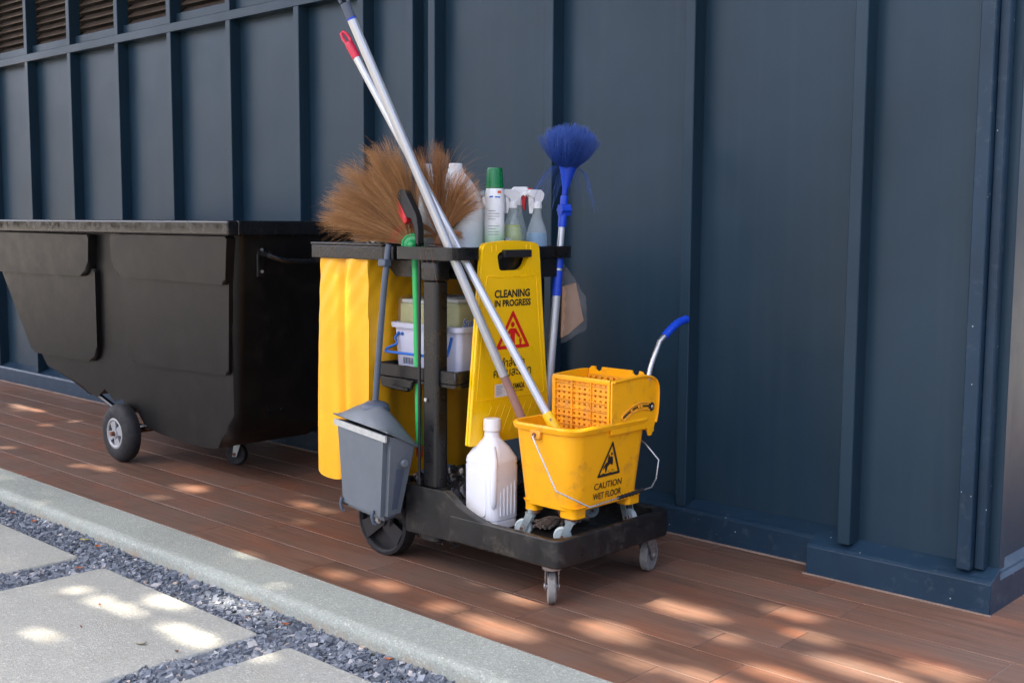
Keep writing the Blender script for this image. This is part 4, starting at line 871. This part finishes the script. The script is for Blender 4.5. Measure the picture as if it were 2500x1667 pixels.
cf = lambda s_, z: (c[0]+.0309*math.cos(R_(-47)+s_/.0309), c[1]+.0309*math.sin(R_(-47)+s_/.0309), z)
for k in range(9):
    if k != 4: shape([[(-.020+.004*j, 1.088-.0085*k-.004*(k > 3)), (-.0165+.004*j, 1.088-.0085*k-.004*(k > 3)), (-.0165+.004*j, 1.0895-.0085*k-.004*(k > 3)), (-.020+.004*j, 1.0895-.0085*k-.004*(k > 3))] for j in range(9 if k % 3 else 6)], cf, 'small_print', GREYH, ae)
shape([[(-.016, 1.128), (-.004, 1.130), (-.004, 1.134), (-.016, 1.133)], [(.002, 1.129), (.018, 1.127), (.018, 1.132), (.002, 1.133)]], cf, 'blue_print', BLUH, ae)
shape([[(.010, 1.142), (.022, 1.142), (.022, 1.149), (.010, 1.149)]], cf, 'red_badge', ORNG, ae)
G().lathe_ax((*c, ZT+.263), (0, 0, 1), [(.0262, -.004), (.0285, 0), (.0275, .01), (.0245, .055), (.0225, .060), (.0, .061)], 32, False).build('cap', GCAP, ae, 35)
def sprayer(name, c, ang, label, liq, lvl, trig, body, h=.195, r=.035):
    t = thing(name, (c[0], c[1], ZT), label, 'spray bottle'); P = [(r*.92, 0), (r, .006), (r, h*.56), (r*.97, h*.60), (r*.80, h*.72), (r*.60, h*.82), (r*.50, h*.87), (r*.50, h*.885), (r*.44, h*.89), (r*.43, h*1.03), (r*.38, h*1.04)]
    G().lathe_ax((*c, ZT+.001), (0, 0, 1), P, 30).build('bottle', HAZE, t, 40)
    Q = []
    for rr, z in P:
        if z > lvl: break
        Q.append((rr*.95, max(z, .002)))
    G().lathe_ax((*c, ZT+.001), (0, 0, 1), Q+[(Q[-1][0]*.985, lvl), (0, lvl)], 30, False).build('liquid', liq, t, 40)
    z0 = ZT+h*1.035; g = G(); g.lathe_ax((*c, z0), (0, 0, 1), [(r*.44, 0), (r*.46, .002), (r*.44, .018), (r*.40, .020)], 20); g.build('collar', CAPW, t)
    d = Vector((math.cos(ang), math.sin(ang), 0)); s_ = Vector((-d.y, d.x, 0)); o_ = Vector((c[0], c[1], z0+.018))
    def pr(poly, w_, nm, mt, bev=.0015):
        g = G(); A = [o_+d*a+Vector((0, 0, b))-s_*w_/2 for a, b in poly]; B = [p+s_*w_ for p in A]; g.loft([A, B]); bmesh.ops.bevel(g.b, geom=g.b.edges[:], offset=bev, segments=1, affect='EDGES'); return g.build(nm, mt, t, 30)
    hd = pr([(-.012, 0), (.012, 0), (.013, .012), (.034, .020), (.036, .034), (.030, .040), (-.012, .040), (-.024, .028), (-.020, .012)], .019, 'trigger_head', body)
    pr([(.018, .018), (.030, .020), (.028, .004), (.024, -.018), (.026, -.034), (.020, -.036), (.015, -.014), (.016, .004)], .013, 'trigger', trig)
    g = G(); g.cyl(o_+d*.034+Vector((0, 0, .028)), o_+d*.046+Vector((0, 0, .028)), .0085, n=14); g.build('nozzle', trig if trig is REDP else body, t)
    return t
AL = R_(258)
sprayer('spray_bottle', (-2.483, 2.640), AL, 'spray bottle with yellow green liquid beside the aerosol can', LIQG, .148, CAPW, CAPW)
sprayer('spray_bottle', (-2.448, 2.716), AL, 'spray bottle with pale blue liquid nearest the blue duster', LIQB, .124, CAPW, CAPW)
sprayer('spray_bottle', (-2.530, 2.716), R_(30), 'spray bottle with red trigger at the back of the tray', LIQG, .10, REDP, CAPW, .205, .032)
sprayer('spray_bottle', (-2.625, 2.69), AL, 'spray bottle with pale head mostly hidden behind milky jug', LIQB, .06, CAPW, HAZE)
shape([[(-.004, .9), (.012, .9), (.012, .918), (-.004, .918)]], lambda a, z: (-2.483+.0352*math.cos(R_(-75)+a/.035), 2.640+.0352*math.sin(R_(-75)+a/.035), z+.088), 'price_sticker', TISW, bpy.data.objects['spray_bottle'])
# folded white cloth at the tray edge
g = G(); g.grid(lambda u, v: Vector((-2.815+.07*u+.005*math.sin(v*7), 2.315+.05*v, .990+.012*math.sin(u*3.1)*math.sin(v*3.1)+.003*math.sin(u*17+v*9))), 14, 10)
top(g, 'white_cloth', TISW, (-2.78, 2.34, .988), 'small crumpled white cloth lying on the cart lid', 'cloth', smooth=60).data.transform(Matrix.Identity(4))

# ------------------------------------------------------------------ blue duster
du = thing('duster', (-2.47, 2.79, .45), 'blue bristled cobweb duster on a telescopic pole in the far loop', 'duster')
DA, DB = Vector((-2.4100, 2.735, .50)), Vector((-2.4122, 2.797, 1.045)); dd = (DB-DA).normalized()
at = lambda z: DA+dd*((z-DA.z)/dd.z)
G().cyl(at(.42), at(.83), .0135, n=20).build('outer_tube', ALU, du)
g = G(); g.lathe_ax(at(.822), dd, [(.0145, 0), (.0150, .004), (.0145, .076), (.0125, .080)], 18); g.build('twist_lock', BLUE, du)
G().cyl(at(.9022), at(.909), .0128, n=18).build('lock_ring', ALU, du)
g = G(); g.lathe_ax(at(.9092), dd, [(.0142, 0), (.0138, .044), (.012, .048)], 18); g.build('twist_lock', BLUE, du)
G().cyl(at(.9575), at(1.046), .0105, n=18).build('inner_tube', ALU, du)
g = G(); g.lathe_ax(at(1.040), dd, [(.0135, 0), (.0135, .055), (.0120, .06), (.0125, .095), (.0105, .10)], 18); jt = g.build('joint', BLUE, du)
q = at(1.094); tc = Vector((-.35, -.94, 0)); g = G(); u, v = g.frame(tc)
g.loft([[q+tc*hh+(.019+.0022*math.cos(k*6*2*math.pi/36))*sc*(math.cos(2*math.pi*k/36)*u+math.sin(2*math.pi*k/36)*v) for k in range(36)] for hh, sc in ((-.022, .9), (-.020, 1), (.012, 1), (.014, .9))]); g.build('clamp_knob', BLUE, du)
hd = at(1.142); ax = Vector((.105, .05, .99)).normalized()
g = G(); g.lathe_ax(hd, ax, [(.0085, 0), (.010, .02), (.018, .055), (.027, .082), (.029, .088), (.026, .093), (.0, .090)], 22, False); g.build('cup', BLUE, du)
u_, v_ = G().frame(ax)
def fibres():
    V, F, T = [], [], []; n = 3600; cb = hd+ax*.082; LK = []
    for _ in range(150):
        a = rng.uniform(0, 6.283); q_ = math.sqrt(rng.random()); LK.append((a, q_, q_*.62+rng.normal(0, .09), .150*(1-.12*abs(rng.normal(0, 1)))*(1-.12*q_*q_), rng.random()))
    for i in range(n):
        a, q_, th, L, tn = LK[rng.integers(len(LK))]; stray = i < 90; a += rng.normal(0, .16); th += rng.normal(0, .05)
        if stray: a = rng.uniform(0, 6.283)
        e = u_*math.cos(a)+v_*math.sin(a)*.8; L *= 1-.06*abs(rng.normal(0, 1)); off = len(V); tone = rng.random(); st = cb+e*q_*.024; wob = Vector(rng.normal(0, 1, 3))*.0035
        for k in range(6):
            t = k/5
            if stray: p = cb+e*.024+e*(.075*t*(.6+tone))+ax*(.06*t-.15*t*t*(.4+.9*tone))+wob*math.sin(t*7)
            else: p = st+(ax*math.cos(th)+e*math.sin(th))*L*t+e*(.020*math.sin(2.4*t))*q_+wob*math.sin(t*4)
            rr = .00075*(1.1-.7*t) if not stray else .00028
            V += [p+u_*rr, p-u_*rr*.5+v_*rr*.87, p-u_*rr*.5-v_*rr*.87]; T += [min(1, max(0, .25*tn+.65*t+.1*tone))]*3
        for k in range(5):
            b = off+3*k
            for j in range(3): F.append([b+j, b+(j+1) % 3, b+3+(j+1) % 3, b+3+j])
    o = raw('fibres', V, F, FIBR, du, T, True); o['kind'] = 'stuff'
fibres()

# ------------------------------------------------------------------ plastic tub and tissue packs on the shelf
tb = thing('plastic_tub', (-2.60, 2.5, .576), 'translucent lavender plastic tub with blue handle on the cart shelf', 'tub')
def tr(z, i, r=.018): t = (z-.577)/.165; return rrect(-2.6165, 2.513, .282+.020*t-2*i, .225+.014*t-2*i, r, z, 5)
g = G(); g.loft([tr(.577, .004), tr(.581, 0), tr(.722, 0), tr(.7235, -.010, .022), tr(.738, -.011, .022), tr(.7395, -.008, .022), tr(.7395, .0, .02), tr(.735, .003), tr(.585, .005)]); g.build('body', TUB, tb, 40)
g = G(); yb_ = 2.3965; g.tube([(-2.738, yb_-.004, .708), (-2.748, yb_-.010, .690), (-2.738, yb_-.012, .672), (-2.764, yb_-.034, .655), (-2.760, yb_-.040, .648), (-2.56, yb_-.042, .648), (-2.49, yb_-.040, .648), (-2.486, yb_-.034, .655), (-2.50, yb_-.012, .672), (-2.495, yb_-.006, .708)], .0045, 8); g.build('handle', BLUH, tb)
for x in (-2.738, -2.722): G().cyl((x, yb_-.006, .704), (x, yb_+.002, .704), .005, n=12).build('rivet', BLUH, tb)
shape([[(x, .610), (x+.0016+.0016*(k % 3 == 0), .610), (x+.0016+.0016*(k % 3 == 0), .630), (x, .630)] for k in range(11) for x in (-2.722+.0042*k,)], lambda x, z: (x, 2.4012-.0424*(z-.58)-.0016, z), 'barcode', GREYH, tb)
def pack(name, x0, x1, y0, y1, z0, z1, label, script=False):
    t = thing(name, ((x0+x1)/2, (y0+y1)/2, z0), label, 'tissue pack')
    G().box(x0, x1, y0, y1, z0, z1-.012, .010, 3).build('wrapper_print', TISG, t)
    G().box(x0+.004, x1-.004, y0+.004, y1-.004, z1-.0125, z1, .006, 2).build('paper', TISW, t)
    g = G(); g.grid(lambda u, v: Vector((x0-.004+(x1-x0+.008)*u, y0-.004+(y1-y0+.008)*v, z1+.003+.007*abs(math.sin(u*9+v*5))*abs(math.sin(v*11-u*4))+.016*math.exp(-((u-.8)**2+(v-.35)**2)*40))), 26, 22); g.build('film_top', FILM, t, 70)
    g = G(); g.grid(lambda u, v: Vector((x0-.003+(x1-x0+.006)*u, y0-.003+.002*math.sin(u*31+v*9), z0+.02+(z1-z0-.018)*v)), 20, 6); g.build('film_side', FILM, t, 70)
    g = G(); g.grid(lambda u, v: Vector((x1+.003+.002*math.sin(u*27+v*8), y0-.003+(y1-y0+.006)*u, z0+.02+(z1-z0-.018)*v)), 20, 6); g.build('film_side', FILM, t, 70)
    if script:
        fx = lambda y, z: (x1+.0056, y, z); fx2 = lambda y, z: (x1+.0062, y, z)
        shape([[(y0+.07, z0+.03), (y1, z0+.03), (y1, z1-.02), (y0+.085, z1-.02)]], lambda y, z: (x1+.0008, y, z), 'orange_print', ORNG, t)
        text_mesh('Scott', fx, (y0+.014, y0+.075, z0+.076, z0+.104), 'lettering_outline', TISW, t, .05, .3); text_mesh('Scott', fx2, (y0+.016, y0+.073, z0+.078, z0+.102), 'lettering', BLUH, t, .012, .3)
    return t
pack('tissue_pack', -2.752, -2.622, 2.408, 2.610, .66, .812, 'film wrapped yellow green tissue pack at the left end of the tub')
pack('tissue_pack', -2.614, -2.486, 2.408, 2.610, .66, .822, 'film wrapped tissue pack with blue script lettering, right end of the tub', True)

# ------------------------------------------------------------------ clear bag with kraft paper hanging from the far column
pb = thing('clear_bag', (-2.41, 2.845, .66), 'clear plastic bag with kraft paper inside hanging beside the far column', 'bag')
E1 = Vector((.62, .78, 0)); pp = Vector((-2.445, 2.828, 0))
G().loft([[pp+E1*a+Vector((.008*s_, -.006*s_, z)) for a, z in ((.003, .682), (.006, .848), (.050, .860), (.060, .82), (.078, .738), (.028, .694))] for s_ in (-1, 1)]).build('kraft_paper', PAPER, pb, 20)
def bagp(s_):
    def f(u, v):
        w0 = .010+.088*min(1, (1-v)*1.9)**.8; a = .004+.80*(w0*u+.012*(1-v)*u); z = .665+.255*v+.048*u*(1-v)*1.0-.005*math.sin(u*9)
        return pp+E1*a+Vector((.024*s_, -.019*s_, 0))*(math.sin(math.pi*min(1, max(0, u)))*.9+.12)*(1-.75*v)+Vector((.0018*math.sin(u*23+v*31), .0018*math.sin(v*41), z))
    return f
for s_ in (-1, 1): G().grid(bagp(s_), 22, 30).build('film', FILM, pb, 70)

# ------------------------------------------------------------------ crumpled liner film in the cart base
g = G(); rr_ = random.Random(3)
g.grid(lambda u, v: Vector((-2.72+.30*u, 2.35+.40*v, .205+.045*abs(math.sin(u*13+v*5))*abs(math.sin(v*17-u*7))+.03*math.sin(u*3)*math.sin(v*3)+rr_.uniform(-.006, .006))), 46, 46)
top(g, 'liner_film', FILMD, (-2.57, 2.55, .18), 'crumpled dark plastic film lying in the cart base behind the column', 'plastic film', smooth=25)
g = G(); p = Vector((-2.625, 2.312, .255)); g.grid(lambda u, v: p+Vector((.020*math.sin(u*5)-.03*u+.01*v, -.012+.008*math.sin(v*9+u*4), -.15*u+.03*v)), 16, 6)
top(g, 'film_strip', FILMD, (-2.64, 2.30, .11), 'strip of dark plastic film hanging out by the rear wheel', 'plastic film', smooth=60)
# mesh scrap hanging under the cart
g = G()
for k in range(26): p = Vector((-2.60+rng.uniform(0, .19), 2.318+rng.uniform(0, .02), .112-rng.uniform(0, .022))); g.tube([p, p+Vector((rng.uniform(-.02, .02), rng.uniform(-.008, .008), -.006)), p+Vector((rng.uniform(-.02, .02), 0, .008))], .0014, 4)
o = top(g, 'netting_scrap', FILMD, (-2.5, 2.325, .095), 'ragged dark netting hanging under the cart side', 'netting', kind='stuff')

# ------------------------------------------------------------------ fallen leaves
LC = [pm('leaf_orange', (.42, .12, .035), .6), pm('leaf_yellow', (.42, .34, .06), .6), pm('leaf_brown', (.22, .12, .07), .7), pm('leaf_dry', (.34, .30, .20), .7)]
def leafm(L, W, curl): 
    return G().grid(lambda u, v: Vector(((u-.5)*L, (v-.5)*W*math.sin(math.pi*min(.98, max(.02, u)))**.8, curl*((u-.5)**2*2+abs(v-.5)))), 8, 4)
for x, y, z, L, W, a, c_, lab in ((-3.712, 1.814, -.040, .055, .010, 10, 1, 'thin yellow leaf on the gravel near the kerb'), (-3.607, 1.809, -.040, .020, .016, 60, 0, 'small rust red leaf on the gravel beside a yellow leaf'), (-4.252, 1.80, -.040, .022, .016, 20, 0, 'orange leaf on the gravel at the left edge'),
        (-4.075, 1.803, -.040, .022, .013, 0, 0, 'orange leaf in the gravel above the left slab'), (-3.415, 1.65, -.040, .026, .013, 40, 0, 'red brown leaf in the gravel joint between left slabs'), (-2.67, 1.45, -.038, .032, .014, 30, 3, 'pale dry leaf on the middle slab'),
        (-3.034, 1.523, -.038, .010, .008, 0, 0, 'tiny rust leaf scrap in the sun patch on the middle slab'), (-2.53, 1.798, -.040, .022, .012, 50, 0, 'orange leaf in the sunlit gravel by the kerb'), (-2.65, 1.755, -.040, .014, .009, 0, 2, 'small brown leaf at the middle slab corner'), (-2.556, 1.485, -.038, .012, .010, 0, 2, 'tiny brown scrap near the right edge of the middle slab'),
        (-2.131, 1.825, -.038, .024, .016, 15, 0, 'broad orange leaf on the blue gravel at the bottom'), (-2.90, 1.40, -.038, .010, .006, 0, 2, 'dark speck of leaf in front of the middle slab')):
    o = leafm(L, W, .006).build('fallen_leaf', LC[c_], None, 60, solid=.0006); o.location = (x, y, z); o.rotation_euler = (random.uniform(-.2, .2), random.uniform(-.2, .2), R_(a)); tag(o, lab, 'leaf', 'fallen leaves')
